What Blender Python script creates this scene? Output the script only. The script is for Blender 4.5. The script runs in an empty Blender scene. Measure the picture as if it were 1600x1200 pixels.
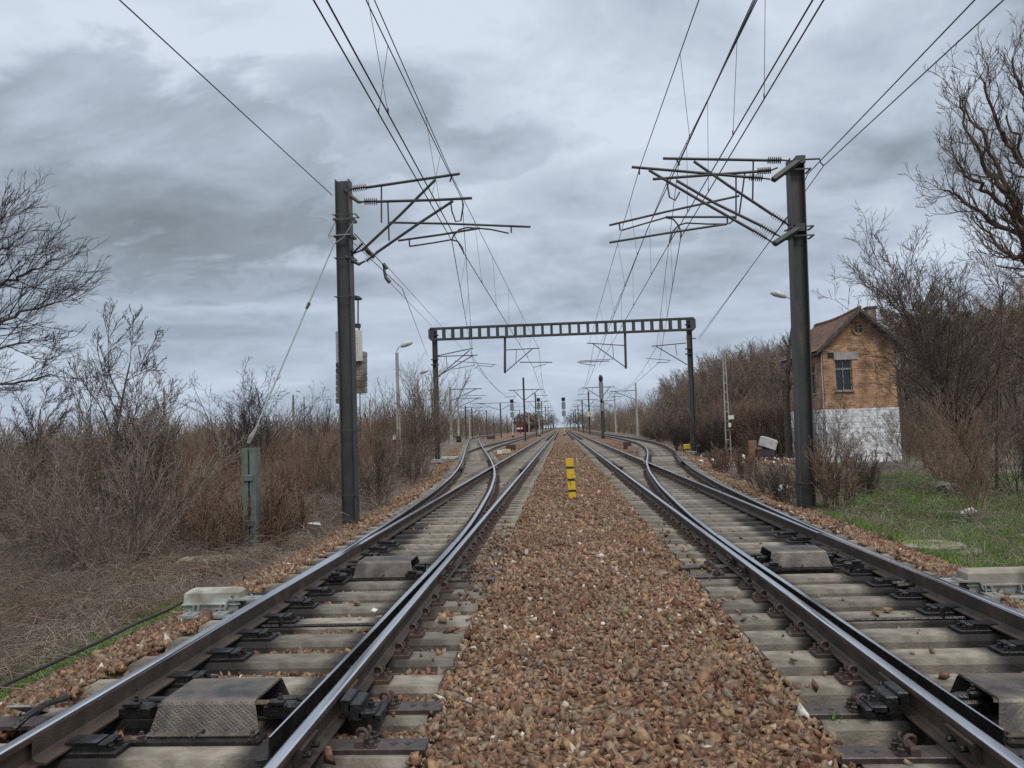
import bpy, bmesh, math, random
import numpy as np
from mathutils import Vector, Matrix
R_ = math.radians
scene = bpy.context.scene
col = scene.collection
random.seed(7)
# ------------------------------------------------------------------ camera
FPX = 1210.0
ROLL = R_(1.95); YAW = math.atan(74.7/FPX); PIT = math.atan(69.6/FPX)
CAM = np.array([0, 0, 1.77])
_F = np.array([-math.sin(YAW)*math.cos(PIT), math.cos(YAW)*math.cos(PIT), math.sin(PIT)])
_R = np.array([math.cos(YAW), math.sin(YAW), 0.0]); _U = np.cross(_R, _F)
RC = _R*math.cos(ROLL)-_U*math.sin(ROLL); UC = _U*math.cos(ROLL)+_R*math.sin(ROLL)
cd = bpy.data.cameras.new('camera'); cam = bpy.data.objects.new('camera', cd); col.objects.link(cam)
cd.sensor_width = 36; cd.lens = FPX/1600*36; cd.clip_start = 0.05; cd.clip_end = 9000
cam.matrix_world = Matrix(((RC[0], UC[0], -_F[0], 0), (RC[1], UC[1], -_F[1], 0), (RC[2], UC[2], -_F[2], 1.77), (0, 0, 0, 1)))
scene.camera = cam
def ray(x, y): return _F+(x-800)/FPX*RC-(y-600)/FPX*UC
def at(x, y, Y):                     # the point seen at pixel x, y of the photograph, Y metres ahead
    d = ray(x, y); return CAM+d*(Y/d[1])
def atz(x, y, z):
    d = ray(x, y); return CAM+d*((z-1.77)/d[2])
# ------------------------------------------------------------------ render settings, world, sun
scene.view_settings.view_transform = 'Standard'; scene.view_settings.look = 'None'
scene.view_settings.gamma = 1; scene.view_settings.exposure = 0.0
try:
    scene.cycles.max_bounces = 5; scene.cycles.diffuse_bounces = 3; scene.cycles.glossy_bounces = 3
    scene.cycles.use_denoising = False; scene.cycles.sample_clamp_indirect = 4
except Exception: pass
W = bpy.data.worlds.new('World'); scene.world = W; W.use_nodes = True
def build_world():
    nt = W.node_tree; N = nt.nodes; L = nt.links; N.clear()
    def nd(t, **k):
        n = N.new(t)
        for a, b in k.items(): setattr(n, a, b)
        return n
    def m(op, a, b=None, c=None, clamp=False):
        n = nd('ShaderNodeMath', operation=op, use_clamp=clamp)
        for i, v in enumerate((a, b, c)):
            if v is None: continue
            if isinstance(v, (int, float)): n.inputs[i].default_value = v
            else: L.new(v, n.inputs[i])
        return n.outputs[0]
    out = nd('ShaderNodeOutputWorld'); bg = nd('ShaderNodeBackground'); bg.inputs[1].default_value = 0.1
    sky = nd('ShaderNodeTexSky', sky_type='NISHITA', sun_disc=False, sun_elevation=SUN_EL, sun_rotation=SUN_ROT)
    tc = nd('ShaderNodeTexCoord'); sep = nd('ShaderNodeSeparateXYZ'); L.new(tc.outputs['Generated'], sep.inputs[0])
    x, y, z = sep.outputs
    az = m('ARCTAN2', x, y); el = m('ARCSINE', z)
    zz = m('ADD', m('MAXIMUM', z, 0.0), 0.30)
    cp = nd('ShaderNodeCombineXYZ'); L.new(m('DIVIDE', x, zz), cp.inputs[0]); L.new(m('DIVIDE', y, zz), cp.inputs[1])
    def noise(scale, det, rough=.55, dist=0.0, off=0):
        n = nd('ShaderNodeTexNoise'); n.inputs['Scale'].default_value = scale; n.inputs['Detail'].default_value = det
        n.inputs['Roughness'].default_value = rough; n.inputs['Distortion'].default_value = dist
        mp = nd('ShaderNodeMapping'); mp.inputs[1].default_value = (off, off*.7, 0); mp.inputs[3].default_value = (1, 1.35, 1)
        L.new(cp.outputs[0], mp.inputs[0]); L.new(mp.outputs[0], n.inputs[0]); return n.outputs[0]
    n1 = noise(.95, 8, .56, .5, 3.1); n2 = noise(2.7, 8, .6, .35, 9.2); n3 = noise(.4, 3, .5, .2, 5.0)
    warp = m('MULTIPLY', m('SUBTRACT', n2, .5), 4.2)
    warp = m('ADD', warp, m('MULTIPLY', m('SUBTRACT', n1, .5), 3.0))
    tot = None
    for px, py, wx, wy, s in BLOBS:                   # banks of darker cloud, each at its own bearing and height
        d = ray(px, py); d = d/np.linalg.norm(d); a0 = math.atan2(d[0], d[1]); e0 = math.asin(d[2])
        u = m('DIVIDE', m('SUBTRACT', az, a0), wx/FPX); v = m('DIVIDE', m('SUBTRACT', el, e0), wy/FPX)
        r = m('SQRT', m('ADD', m('MULTIPLY', u, u), m('MULTIPLY', v, v)))
        mr = nd('ShaderNodeMapRange', interpolation_type='SMOOTHSTEP')
        L.new(m('ADD', r, warp), mr.inputs[0]); mr.inputs[1].default_value = 1.25; mr.inputs[2].default_value = .65
        mr.inputs[3].default_value = 0; mr.inputs[4].default_value = s
        tot = mr.outputs[0] if tot is None else m('MAXIMUM', tot, mr.outputs[0])
    base = m('ADD', m('MULTIPLY', m('SUBTRACT', n1, .5), 2.1), m('ADD', m('MULTIPLY', m('SUBTRACT', n3, .5), 1.0), m('MULTIPLY', m('SUBTRACT', n2, .5), 1.25)))
    dark = m('ADD', m('ADD', tot, base), .30, clamp=True)
    cr = nd('ShaderNodeValToRGB'); L.new(dark, cr.inputs[0]); e = cr.color_ramp.elements
    e[0].position = 0.0; e[0].color = (.685, .76, .87, 1); e[1].position = 1.0; e[1].color = (.195, .228, .258, 1)
    k = cr.color_ramp.elements.new(.38); k.color = (.48, .547, .65, 1)
    k = cr.color_ramp.elements.new(.72); k.color = (.292, .34, .397, 1)
    # paler, bluer air close to the horizon
    hm = nd('ShaderNodeMapRange'); L.new(el, hm.inputs[0]); hm.inputs[1].default_value = 0.0; hm.inputs[2].default_value = .22
    hm.inputs[3].default_value = .62; hm.inputs[4].default_value = 0
    hx = nd('ShaderNodeMix', data_type='RGBA'); L.new(hm.outputs[0], hx.inputs[0]); L.new(cr.outputs[0], hx.inputs[6]); hx.inputs[7].default_value = (.47, .57, .72, 1)
    sc = nd('ShaderNodeVectorMath', operation='SCALE'); L.new(hx.outputs[2], sc.inputs[0]); 
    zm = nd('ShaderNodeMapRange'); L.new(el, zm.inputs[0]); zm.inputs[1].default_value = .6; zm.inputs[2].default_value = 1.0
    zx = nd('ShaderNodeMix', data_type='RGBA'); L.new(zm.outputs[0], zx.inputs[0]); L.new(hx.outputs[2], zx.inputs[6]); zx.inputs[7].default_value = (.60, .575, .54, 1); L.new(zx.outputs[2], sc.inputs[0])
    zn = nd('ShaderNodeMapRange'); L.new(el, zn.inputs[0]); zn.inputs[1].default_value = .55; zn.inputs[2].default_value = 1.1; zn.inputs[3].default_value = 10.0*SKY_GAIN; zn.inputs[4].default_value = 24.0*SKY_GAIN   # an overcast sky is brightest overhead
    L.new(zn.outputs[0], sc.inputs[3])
    mx = nd('ShaderNodeMix', data_type='RGBA'); mx.inputs[0].default_value = .96
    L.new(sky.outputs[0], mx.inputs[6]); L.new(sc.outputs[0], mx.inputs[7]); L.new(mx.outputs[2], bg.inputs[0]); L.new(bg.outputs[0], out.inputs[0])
SUN_EL = R_(48); SUN_ROT = R_(150); SKY_GAIN = 1.0
BLOBS = [(150, 290, 330, 110, .55), (330, 330, 300, 70, .5), (600, 185, 135, 62, .38), (690, 235, 130, 45, .36), (60, 400, 260, 50, .35),
         (480, 330, 200, 80, .35), (430, 440, 260, 26, .28), (930, 300, 140, 34, .2), (1010, 375, 90, 14, .25), (1150, 540, 110, 24, .25), (300, 520, 260, 18, .2)]
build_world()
sl = bpy.data.lights.new('sun', 'SUN'); sl.energy = 1.5; sl.angle = R_(18); sl.color = (1, .97, .92)
so = bpy.data.objects.new('sun', sl); col.objects.link(so)
so.rotation_euler = (R_(90)-SUN_EL, 0, math.pi-SUN_ROT)   # light falls from behind the camera, a little from the right
# ------------------------------------------------------------------ object helpers
ORG = {}
def tag(o, label=None, cat=None, group=None, kind=None):
    if label: o['label'] = label
    if cat: o['category'] = cat
    if group: o['group'] = group
    if kind: o['kind'] = kind
    return o
def thing(name, label, cat, loc=(0, 0, 0), group=None):
    o = bpy.data.objects.new(name, None); o.empty_display_size = .2; col.objects.link(o); o.location = loc
    ORG[o.name] = np.array(loc, float)
    return tag(o, label, cat, group)
class MB:
    def __init__(s): s.v = []; s.f = []; s.m = []; s.n = 0
    def add(s, v, f, mi=0):
        b = s.n; s.v.extend([tuple(map(float, p)) for p in v]); s.n += len(v)
        for k, q in enumerate(f):
            s.f.append(tuple(i+b for i in q)); s.m.append(mi[k] if isinstance(mi, (list, tuple)) else mi)
        return s
    def box(s, c, d, mi=0, rz=0.0, rx=0.0, ry=0.0):
        x, y, z = d[0]/2, d[1]/2, d[2]/2
        v = [Vector((a*x, b*y, e*z)) for e in (-1, 1) for a, b in ((-1, -1), (1, -1), (1, 1), (-1, 1))]
        if rz or rx or ry:
            M = Matrix.Rotation(rz, 3, 'Z') @ Matrix.Rotation(ry, 3, 'Y') @ Matrix.Rotation(rx, 3, 'X'); v = [M @ p for p in v]
        v = [(p[0]+c[0], p[1]+c[1], p[2]+c[2]) for p in v]
        return s.add(v, [(3, 2, 1, 0), (4, 5, 6, 7), (0, 1, 5, 4), (1, 2, 6, 5), (2, 3, 7, 6), (3, 0, 4, 7)], mi)
    def cbox(s, c, d, ch=.01, mi=0, rz=0.0):          # box with chamfered upper edges
        x, y, z = d[0]/2, d[1]/2, d[2]/2
        L = [(-z, x, y), (z-ch, x, y), (z, x-ch, y-ch)]
        v = []
        for zz, a, b in L: v += [(-a, -b, zz), (a, -b, zz), (a, b, zz), (-a, b, zz)]
        cs, sn = math.cos(rz), math.sin(rz)
        v = [(p[0]*cs-p[1]*sn+c[0], p[0]*sn+p[1]*cs+c[1], p[2]+c[2]) for p in v]
        f = [(3, 2, 1, 0), (8, 9, 10, 11)]
        for k in (0, 4):
            for i in range(4): j = (i+1) % 4; f.append((k+i, k+j, k+4+j, k+4+i))
        return s.add(v, f, mi)
    def tube(s, pts, r, n=6, mi=0, cap=True):
        P = [np.array(p, float) for p in pts]; k = len(P)
        rr = r if isinstance(r, (list, tuple, np.ndarray)) else [r]*k
        v = []; a = None
        for i in range(k):
            t = P[min(i+1, k-1)]-P[max(i-1, 0)]; l = np.linalg.norm(t); t = t/(l if l > 1e-9 else 1)
            if a is None:
                h = np.array([0, 0, 1.]) if abs(t[2]) < .9 else np.array([1., 0, 0]); a = np.cross(t, h)
            a = a-t*np.dot(a, t); a /= max(np.linalg.norm(a), 1e-9); b = np.cross(t, a)
            for q in range(n):
                w = 2*math.pi*q/n; v.append(P[i]+rr[i]*(math.cos(w)*a+math.sin(w)*b))
        f = []
        for i in range(k-1):
            for q in range(n):
                p = (q+1) % n; f.append((i*n+q, i*n+p, (i+1)*n+p, (i+1)*n+q))
        if cap: f.append(tuple(range(n-1, -1, -1))); f.append(tuple(range((k-1)*n, k*n)))
        return s.add(v, f, mi)
    def prism(s, poly, axis, a, b, mi=0):              # polygon (2D) extruded along an axis from a to b
        def P(u, w, t): return {'x': (t, u, w), 'y': (u, t, w), 'z': (u, w, t)}[axis]
        n = len(poly); v = [P(u, w, a) for u, w in poly]+[P(u, w, b) for u, w in poly]
        f = [tuple(range(n)), tuple(range(2*n-1, n-1, -1))]+[(i, i+n, (i+1) % n+n, (i+1) % n) for i in range(n)]
        return s.add(v, f, mi)
    def lathe(s, prof, c, n=16, mi=0):
        v = []; f = []
        for r, z in prof:
            for q in range(n): w = 2*math.pi*q/n; v.append((c[0]+r*math.cos(w), c[1]+r*math.sin(w), c[2]+z))
        for i in range(len(prof)-1):
            for q in range(n): p = (q+1) % n; f.append((i*n+q, i*n+p, (i+1)*n+p, (i+1)*n+q))
        f.append(tuple(range(n-1, -1, -1))); f.append(tuple(range((len(prof)-1)*n, len(prof)*n)))
        return s.add(v, f, mi)
    def sweep(s, prof, path, mi=0):                    # closed profile (lateral, z) swept along a ground path; prof may be a function of i
        v = []; k = len(path); path = [np.array(p, float) for p in path]
        for i in range(k):
            t = path[min(i+1, k-1)]-path[max(i-1, 0)]; t = t/np.linalg.norm(t); lat = np.array([t[1], -t[0], 0])
            pr = prof(i) if callable(prof) else prof
            for u, z in pr: q = path[i]+lat*u; v.append((q[0], q[1], q[2]+z))
        n = len(pr); f = []; mm = []
        for i in range(k-1):
            for q in range(n):
                p = (q+1) % n; f.append((i*n+q, i*n+p, (i+1)*n+p, (i+1)*n+q)); mm.append(mi[q] if isinstance(mi, (list, tuple)) else mi)
        f.append(tuple(range(n))); f.append(tuple(range(k*n-1, (k-1)*n-1, -1)))
        e = 1 if isinstance(mi, (list, tuple)) else mi
        mm += [e, e]
        return s.add(v, f, mm)
    def mesh(s, name, mats, org=(0, 0, 0), smooth=False, fix=True):
        me = bpy.data.meshes.new(name)
        V = np.array(s.v, dtype=np.float64)-np.array(org)
        me.from_pydata([tuple(p) for p in V], [], s.f)
        for mt in (mats if isinstance(mats, (list, tuple)) else [mats]): me.materials.append(mt)
        if any(s.m): me.polygons.foreach_set('material_index', s.m)
        if smooth: me.polygons.foreach_set('use_smooth', [True]*len(s.f))
        me.update()
        if fix and len(s.f) < 60000:
            bm = bmesh.new(); bm.from_mesh(me); bmesh.ops.recalc_face_normals(bm, faces=bm.faces); bm.to_mesh(me); bm.free()
        return me
    def build(s, name, mats, parent=None, smooth=False, org=None):
        o_ = ORG[parent.name] if parent is not None else (np.array(org, float) if org is not None else np.zeros(3))
        me = s.mesh(name, mats, o_, smooth); o = bpy.data.objects.new(name, me); col.objects.link(o)
        ORG[o.name] = o_
        if parent is not None: o.parent = parent
        elif org is not None: o.location = org
        return o
def fastmesh(name, V, Fq, mats, nside=3, mi=None):
    me = bpy.data.meshes.new(name); V = np.asarray(V, np.float32); Fq = np.asarray(Fq, np.int32)
    me.vertices.add(len(V)); me.vertices.foreach_set('co', V.ravel())
    me.loops.add(Fq.size); me.loops.foreach_set('vertex_index', Fq.ravel())
    me.polygons.add(len(Fq)); me.polygons.foreach_set('loop_start', np.arange(0, Fq.size, nside, dtype=np.int32))
    try: me.polygons.foreach_set('loop_total', np.full(len(Fq), nside, np.int32))
    except Exception: pass
    for mt in (mats if isinstance(mats, (list, tuple)) else [mats]): me.materials.append(mt)
    if mi is not None: me.polygons.foreach_set('material_index', np.asarray(mi, np.int32))
    me.update(calc_edges=True); me.validate(); return me
def link(name, me, parent=None, loc=(0, 0, 0), rz=0, sc=1):
    o = bpy.data.objects.new(name, me); col.objects.link(o); o.location = loc; o.rotation_euler = (0, 0, rz)
    o.scale = (sc, sc, sc) if isinstance(sc, (int, float)) else sc
    if parent is not None: o.parent = parent
    return o
# ------------------------------------------------------------------ materials
def mat(name, c1, c2=None, scale=8, rough=.7, metal=0, bump=0, bscale=None, c3=None, t3=.68, scale3=None, detail=5, spec=None, coord='Object', stretch=None, lo=.35, hi=.65, island=0):
    M = bpy.data.materials.new(name); M.use_nodes = True; nt = M.node_tree; N = nt.nodes; L = nt.links
    B = N['Principled BSDF']; B.inputs['Roughness'].default_value = rough; B.inputs['Metallic'].default_value = metal
    if spec is not None: B.inputs['Specular IOR Level'].default_value = spec
    c1 = (*c1, 1)
    if c2 is None: B.inputs['Base Color'].default_value = c1; 
    tc = N.new('ShaderNodeTexCoord'); src = tc.outputs[coord]
    if stretch:
        mp = N.new('ShaderNodeMapping'); mp.inputs[3].default_value = stretch; L.new(src, mp.inputs[0]); src = mp.outputs[0]
    def noise(sc, off=0):
        n = N.new('ShaderNodeTexNoise'); n.inputs['Scale'].default_value = sc; n.inputs['Detail'].default_value = detail
        if off:
            mp = N.new('ShaderNodeMapping'); mp.inputs[1].default_value = (off, off, off); L.new(src, mp.inputs[0]); L.new(mp.outputs[0], n.inputs[0])
        else: L.new(src, n.inputs[0])
        return n.outputs[0]
    if c2 is not None:
        cr = N.new('ShaderNodeValToRGB'); L.new(noise(scale), cr.inputs[0]); e = cr.color_ramp.elements
        e[0].position = lo; e[0].color = c1; e[1].position = hi; e[1].color = (*c2, 1); o = cr.outputs[0]
        if c3 is not None:
            mr = N.new('ShaderNodeMapRange'); L.new(noise(scale3 or scale*.4, 7.7), mr.inputs[0]); mr.inputs[1].default_value = t3-.06; mr.inputs[2].default_value = t3+.06
            mx = N.new('ShaderNodeMix'); mx.data_type = 'RGBA'; L.new(mr.outputs[0], mx.inputs[0]); L.new(o, mx.inputs[6]); mx.inputs[7].default_value = (*c3, 1); o = mx.outputs[2]
        if island:
            g = N.new('ShaderNodeNewGeometry'); hs = N.new('ShaderNodeHueSaturation'); mr = N.new('ShaderNodeMapRange'); L.new(g.outputs['Random Per Island'], mr.inputs[0])
            mr.inputs[3].default_value = 1-island; mr.inputs[4].default_value = 1+island; L.new(mr.outputs[0], hs.inputs['Value']); L.new(o, hs.inputs['Color']); o = hs.outputs[0]
        L.new(o, B.inputs['Base Color'])
    if bump:
        bp = N.new('ShaderNodeBump'); bp.inputs['Strength'].default_value = min(1, bump); bp.inputs['Distance'].default_value = .02
        L.new(noise(bscale or scale*3, 3.3), bp.inputs['Height']); L.new(bp.outputs[0], B.inputs['Normal'])
    return M
M = {}
M['rail_top'] = mat('rail_top', (.78, .80, .84), (.55, .56, .60), 6, .2, 1, stretch=(12, .5, 1), lo=.3, hi=.7, c3=(.22, .16, .13), t3=.70, scale3=2)
M['rail_side'] = mat('rail_side', (.036, .027, .023), (.078, .054, .040), 5, .55, .1, .25, 60, c3=(.035, .028, .024), t3=.6, scale3=3)
M['rail_dull'] = mat('rail_dull', (.05, .033, .028), (.085, .052, .042), 4, .7, .1, .25, 60)
M['grease'] = mat('greasy_steel', (.008, .008, .009), (.026, .025, .026), 14, .3, .2, .5, 40)
M['plate'] = mat('plate_steel', (.055, .042, .040), (.10, .078, .074), 12, .42, .5, .2, 50)
M['chair_top'] = mat('chair_top', (.22, .23, .26), (.07, .07, .08), 9, .2, .9)
M['cover'] = mat('cover_steel', (.085, .070, .062), (.17, .145, .125), 7, .45, .35, .25, 50, c3=(.045, .042, .042), t3=.56, scale3=3)
M['galv'] = mat('galvanised', (.24, .26, .26), (.33, .35, .34), 12, .5, .3, .1, 40, c3=(.16, .15, .12), t3=.66)
M['machine'] = mat('machine_paint', (.30, .32, .285), (.42, .44, .395), 7, .6, 0, .2, 40, c3=(.20, .18, .14), t3=.56)
M['anchor'] = mat('anchor_paint', (.10, .125, .11), (.15, .175, .155), 6, .6, 0, .1, 40, c3=(.10, .10, .08), t3=.62)
M['greenmast'] = mat('mast_paint', (.034, .037, .037), (.060, .063, .061), 4, .55, 0, .15, 60, c3=(.10, .07, .05), t3=.62, scale3=3.5, stretch=(1, 1, .25))
M['tube'] = mat('tube_steel', (.035, .034, .036), (.06, .056, .056), 5, .5, .2)
M['insul'] = mat('insulator', (.05, .025, .022), (.08, .045, .035), 5, .3)
M['wire'] = mat('wire', (.035, .033, .036), (.05, .045, .045), 2, .5, .3)
M['concpole'] = mat('pole_concrete', (.27, .26, .24), (.38, .365, .335), 6, .9, 0, .3, 40, stretch=(1, 1, .3))
M['darkpole'] = mat('dark_pole', (.045, .043, .043), (.075, .07, .066), 3, .7)
M['cream'] = mat('faded_yellow', (.45, .40, .24), (.55, .50, .33), 5, .7, c3=(.25, .2, .14))
M['yellow'] = mat('yellow_paint', (.62, .40, .015), (.70, .50, .03), 10, .5, 0, .1, 60, c3=(.28, .15, .03), t3=.63, scale3=14)
M['black'] = mat('black_paint', (.012, .011, .012), (.03, .024, .022), 9, .6)
M['white'] = mat('white_paint', (.60, .60, .58), (.72, .72, .70), 6, .6)
M['weight'] = mat('cast_concrete', (.22, .20, .165), (.31, .28, .24), 5, .9, 0, .3, 30, c3=(.12, .105, .08), t3=.6)
M['lampgrey'] = mat('lamp_grey', (.42, .44, .44), (.55, .57, .56), 6, .4)
M['signalgrey'] = mat('signal_grey', (.16, .18, .19), (.22, .24, .25), 5, .5)
M['red'] = mat('train_red', (.55, .03, .04), (.42, .03, .03), 1, .4)
M['glass'] = mat('dark_glass', (.03, .04, .05), (.05, .065, .075), 2, .12)
M['mossconc'] = mat('mossy_concrete', (.22, .205, .165), (.30, .285, .24), 5, .9, 0, .4, 30, c3=(.16, .17, .05), t3=.56, scale3=5)
M['cable'] = mat('cable_black', (.018, .016, .016), (.03, .026, .024), 9, .6)
M['bark'] = mat('bark', (.055, .046, .043), (.11, .088, .078), 9, .9, 0, .3, 30)
M['barkred'] = mat('bark_willow', (.075, .046, .038), (.12, .075, .055), 9, .9, 0, .3, 30)
M['twig'] = mat('twig_grey', (.165, .128, .105), (.24, .19, .155), 1.5, .9, island=.35)
M['twigred'] = mat('twig_red', (.145, .090, .066), (.23, .15, .11), 1.5, .9, island=.35)
M['twigbrown'] = mat('twig_brown', (.125, .094, .070), (.22, .172, .13), .8, .9, island=.4)
M['twigdark'] = mat('twig_dark', (.046, .036, .037), (.08, .062, .060), 1.5, .9, island=.3)
M['bud'] = mat('buds', (.36, .34, .20), (.50, .48, .34), 3, .9, island=.4)
M['dead'] = mat('dead_stems', (.17, .138, .115), (.29, .245, .21), 2.0, .95, island=.5, c3=(.15, .095, .07), t3=.56)
M['grass'] = mat('grass_blades', (.090, .19, .033), (.16, .265, .055), 1.1, .85, island=.45, c3=(.20, .18, .10), t3=.60, scale3=1.3)
M['evergreen'] = mat('evergreen', (.03, .045, .028), (.05, .065, .035), 1, .9, island=.3)
# concrete of the sleepers: pale top with a film of black grease near the rails
def sleeper_mat():
    m = mat('sleeper_concrete', (.165, .148, .122), (.28, .255, .215), 7, .88, 0, .45, 45, c3=(.115, .098, .08), t3=.57, scale3=3)
    nt = m.node_tree; N = nt.nodes; L = nt.links; B = N['Principled BSDF']; prev = B.inputs['Base Color'].links[0].from_socket
    tc = N.new('ShaderNodeTexCoord'); sp = N.new('ShaderNodeSeparateXYZ'); L.new(tc.outputs['Object'], sp.inputs[0])
    nz = N.new('ShaderNodeTexNoise'); nz.inputs['Scale'].default_value = 6; nz.inputs['Detail'].default_value = 4; L.new(tc.outputs['Object'], nz.inputs[0])
    def mm(op, a, b):
        n = N.new('ShaderNodeMath'); n.operation = op
        for i, v in enumerate((a, b)):
            if isinstance(v, (int, float)): n.inputs[i].default_value = v
            else: L.new(v, n.inputs[i])
        return n.outputs[0]
    ab = mm('ABSOLUTE', mm('SUBTRACT', mm('ABSOLUTE', sp.outputs[0], 0), .60), 0)
    v = mm('ADD', ab, mm('MULTIPLY', mm('SUBTRACT', nz.outputs[0], .5), .28))
    mr = N.new('ShaderNodeMapRange'); L.new(v, mr.inputs[0]); mr.inputs[1].default_value = .36; mr.inputs[2].default_value = .20
    oi = N.new('ShaderNodeObjectInfo')
    f = mm('MULTIPLY', mr.outputs[0], oi.outputs['Alpha'])
    vr = N.new('ShaderNodeMapRange'); L.new(oi.outputs['Random'], vr.inputs[0]); vr.inputs[3].default_value = .62; vr.inputs[4].default_value = 1.18
    hv = N.new('ShaderNodeHueSaturation'); L.new(prev, hv.inputs['Color']); L.new(vr.outputs[0], hv.inputs['Value']); prev = hv.outputs[0]
    mx = N.new('ShaderNodeMix'); mx.data_type = 'RGBA'; L.new(f, mx.inputs[0]); L.new(prev, mx.inputs[6]); mx.inputs[7].default_value = (.022, .020, .020, 1)
    L.new(mx.outputs[2], B.inputs['Base Color'])
    return m
M['sleeper'] = sleeper_mat()
def stone_mat(name, tiny=False):
    m = bpy.data.materials.new(name); m.use_nodes = True; nt = m.node_tree; N = nt.nodes; L = nt.links; B = N['Principled BSDF']
    B.inputs['Roughness'].default_value = .9; B.inputs['Specular IOR Level'].default_value = .25
    tc = N.new('ShaderNodeTexCoord')
    if tiny:
        vo = N.new('ShaderNodeTexVoronoi'); vo.inputs['Scale'].default_value = 19; L.new(tc.outputs['Object'], vo.inputs[0])
        sp = N.new('ShaderNodeSeparateColor'); L.new(vo.outputs['Color'], sp.inputs[0]); rnd = sp.outputs[0]
    else:
        g = N.new('ShaderNodeNewGeometry'); rnd = g.outputs['Random Per Island']
    cr = N.new('ShaderNodeValToRGB'); cr.color_ramp.interpolation = 'LINEAR'; L.new(rnd, cr.inputs[0])
    stops = [(0, (.085, .045, .034)), (.14, (.175, .096, .068)), (.28, (.12, .075, .058)), (.42, (.235, .148, .102)), (.56, (.155, .105, .080)), (.68, (.20, .165, .132)), (.80, (.27, .175, .105)), (.90, (.165, .135, .118)), (.982, (.27, .22, .18)), (.9978, (.52, .50, .47))]
    els = cr.color_ramp.elements
    while len(els) < len(stops): els.new(.5)
    for e, (p, c) in zip(els, stops): e.position = p; e.color = (c[0]*1.04, c[1]*1.035, c[2]*.98, 1)
    nz = N.new('ShaderNodeTexNoise'); nz.inputs['Scale'].default_value = 28; nz.inputs['Detail'].default_value = 6; L.new(tc.outputs['Object'], nz.inputs[0])
    nb = N.new('ShaderNodeTexNoise'); nb.inputs['Scale'].default_value = .7; nb.inputs['Detail'].default_value = 4; L.new(tc.outputs['Object'], nb.inputs[0])
    def mr_(s, a, b, lo=.3, hi=.7):
        r = N.new('ShaderNodeMapRange'); L.new(s, r.inputs[0]); r.inputs[1].default_value = lo; r.inputs[2].default_value = hi; r.inputs[3].default_value = a; r.inputs[4].default_value = b; return r.outputs[0]
    mu = N.new('ShaderNodeMath'); mu.operation = 'MULTIPLY'; L.new(mr_(nz.outputs[0], .58, 1.68), mu.inputs[0]); L.new(mr_(nb.outputs[0], .8, 1.15), mu.inputs[1])
    hs = N.new('ShaderNodeHueSaturation'); L.new(cr.outputs[0], hs.inputs['Color']); L.new(mu.outputs[0], hs.inputs['Value']); hs.inputs['Saturation'].default_value = 1.07
    L.new(hs.outputs[0], B.inputs['Base Color'])
    bp = N.new('ShaderNodeBump'); bp.inputs['Strength'].default_value = .5 if not tiny else 1; bp.inputs['Distance'].default_value = .006 if not tiny else .04
    if tiny:
        bp.inputs['Strength'].default_value = .6
        iv = N.new('ShaderNodeMath'); iv.operation = 'MULTIPLY'; iv.inputs[1].default_value = -8; L.new(vo.outputs['Distance'], iv.inputs[0]); L.new(iv.outputs[0], bp.inputs['Height'])
    else: L.new(nz.outputs[0], bp.inputs['Height'])
    L.new(bp.outputs[0], B.inputs['Normal'])
    return m
M['stone'] = stone_mat('ballast_stone'); M['bed'] = stone_mat('ballast_bed', True)
def ground_mat():
    m = mat('earth', (.075, .058, .045), (.15, .122, .098), 1.3, .95, 0, .8, 14, detail=9)
    nt = m.node_tree; N = nt.nodes; L = nt.links; B = N['Principled BSDF']; prev = B.inputs['Base Color'].links[0].from_socket
    tc = N.new('ShaderNodeTexCoord'); sp = N.new('ShaderNodeSeparateXYZ'); L.new(tc.outputs['Object'], sp.inputs[0])
    nz = N.new('ShaderNodeTexNoise'); nz.inputs['Scale'].default_value = .8; nz.inputs['Detail'].default_value = 8; L.new(tc.outputs['Object'], nz.inputs[0])
    a = N.new('ShaderNodeMapRange'); L.new(sp.outputs[0], a.inputs[0]); a.inputs[1].default_value = 5.0; a.inputs[2].default_value = 6.5; a.inputs[3].default_value = -.22; a.inputs[4].default_value = .06
    b = N.new('ShaderNodeMapRange'); L.new(sp.outputs[1], b.inputs[0]); b.inputs[1].default_value = 20; b.inputs[2].default_value = 32; b.inputs[3].default_value = 0; b.inputs[4].default_value = -.16
    s1 = N.new('ShaderNodeMath'); s1.operation = 'ADD'; L.new(a.outputs[0], s1.inputs[0]); L.new(b.outputs[0], s1.inputs[1])
    s2 = N.new('ShaderNodeMath'); s2.operation = 'ADD'; L.new(s1.outputs[0], s2.inputs[0]); L.new(nz.outputs[0], s2.inputs[1])
    r = N.new('ShaderNodeMapRange'); L.new(s2.outputs[0], r.inputs[0]); r.inputs[1].default_value = .47; r.inputs[2].default_value = .57
    mx = N.new('ShaderNodeMix'); mx.data_type = 'RGBA'; L.new(r.outputs[0], mx.inputs[0]); L.new(prev, mx.inputs[6]); mx.inputs[7].default_value = (.07, .13, .030, 1); L.new(mx.outputs[2], B.inputs['Base Color'])
    return m
M['ground'] = ground_mat()
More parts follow.
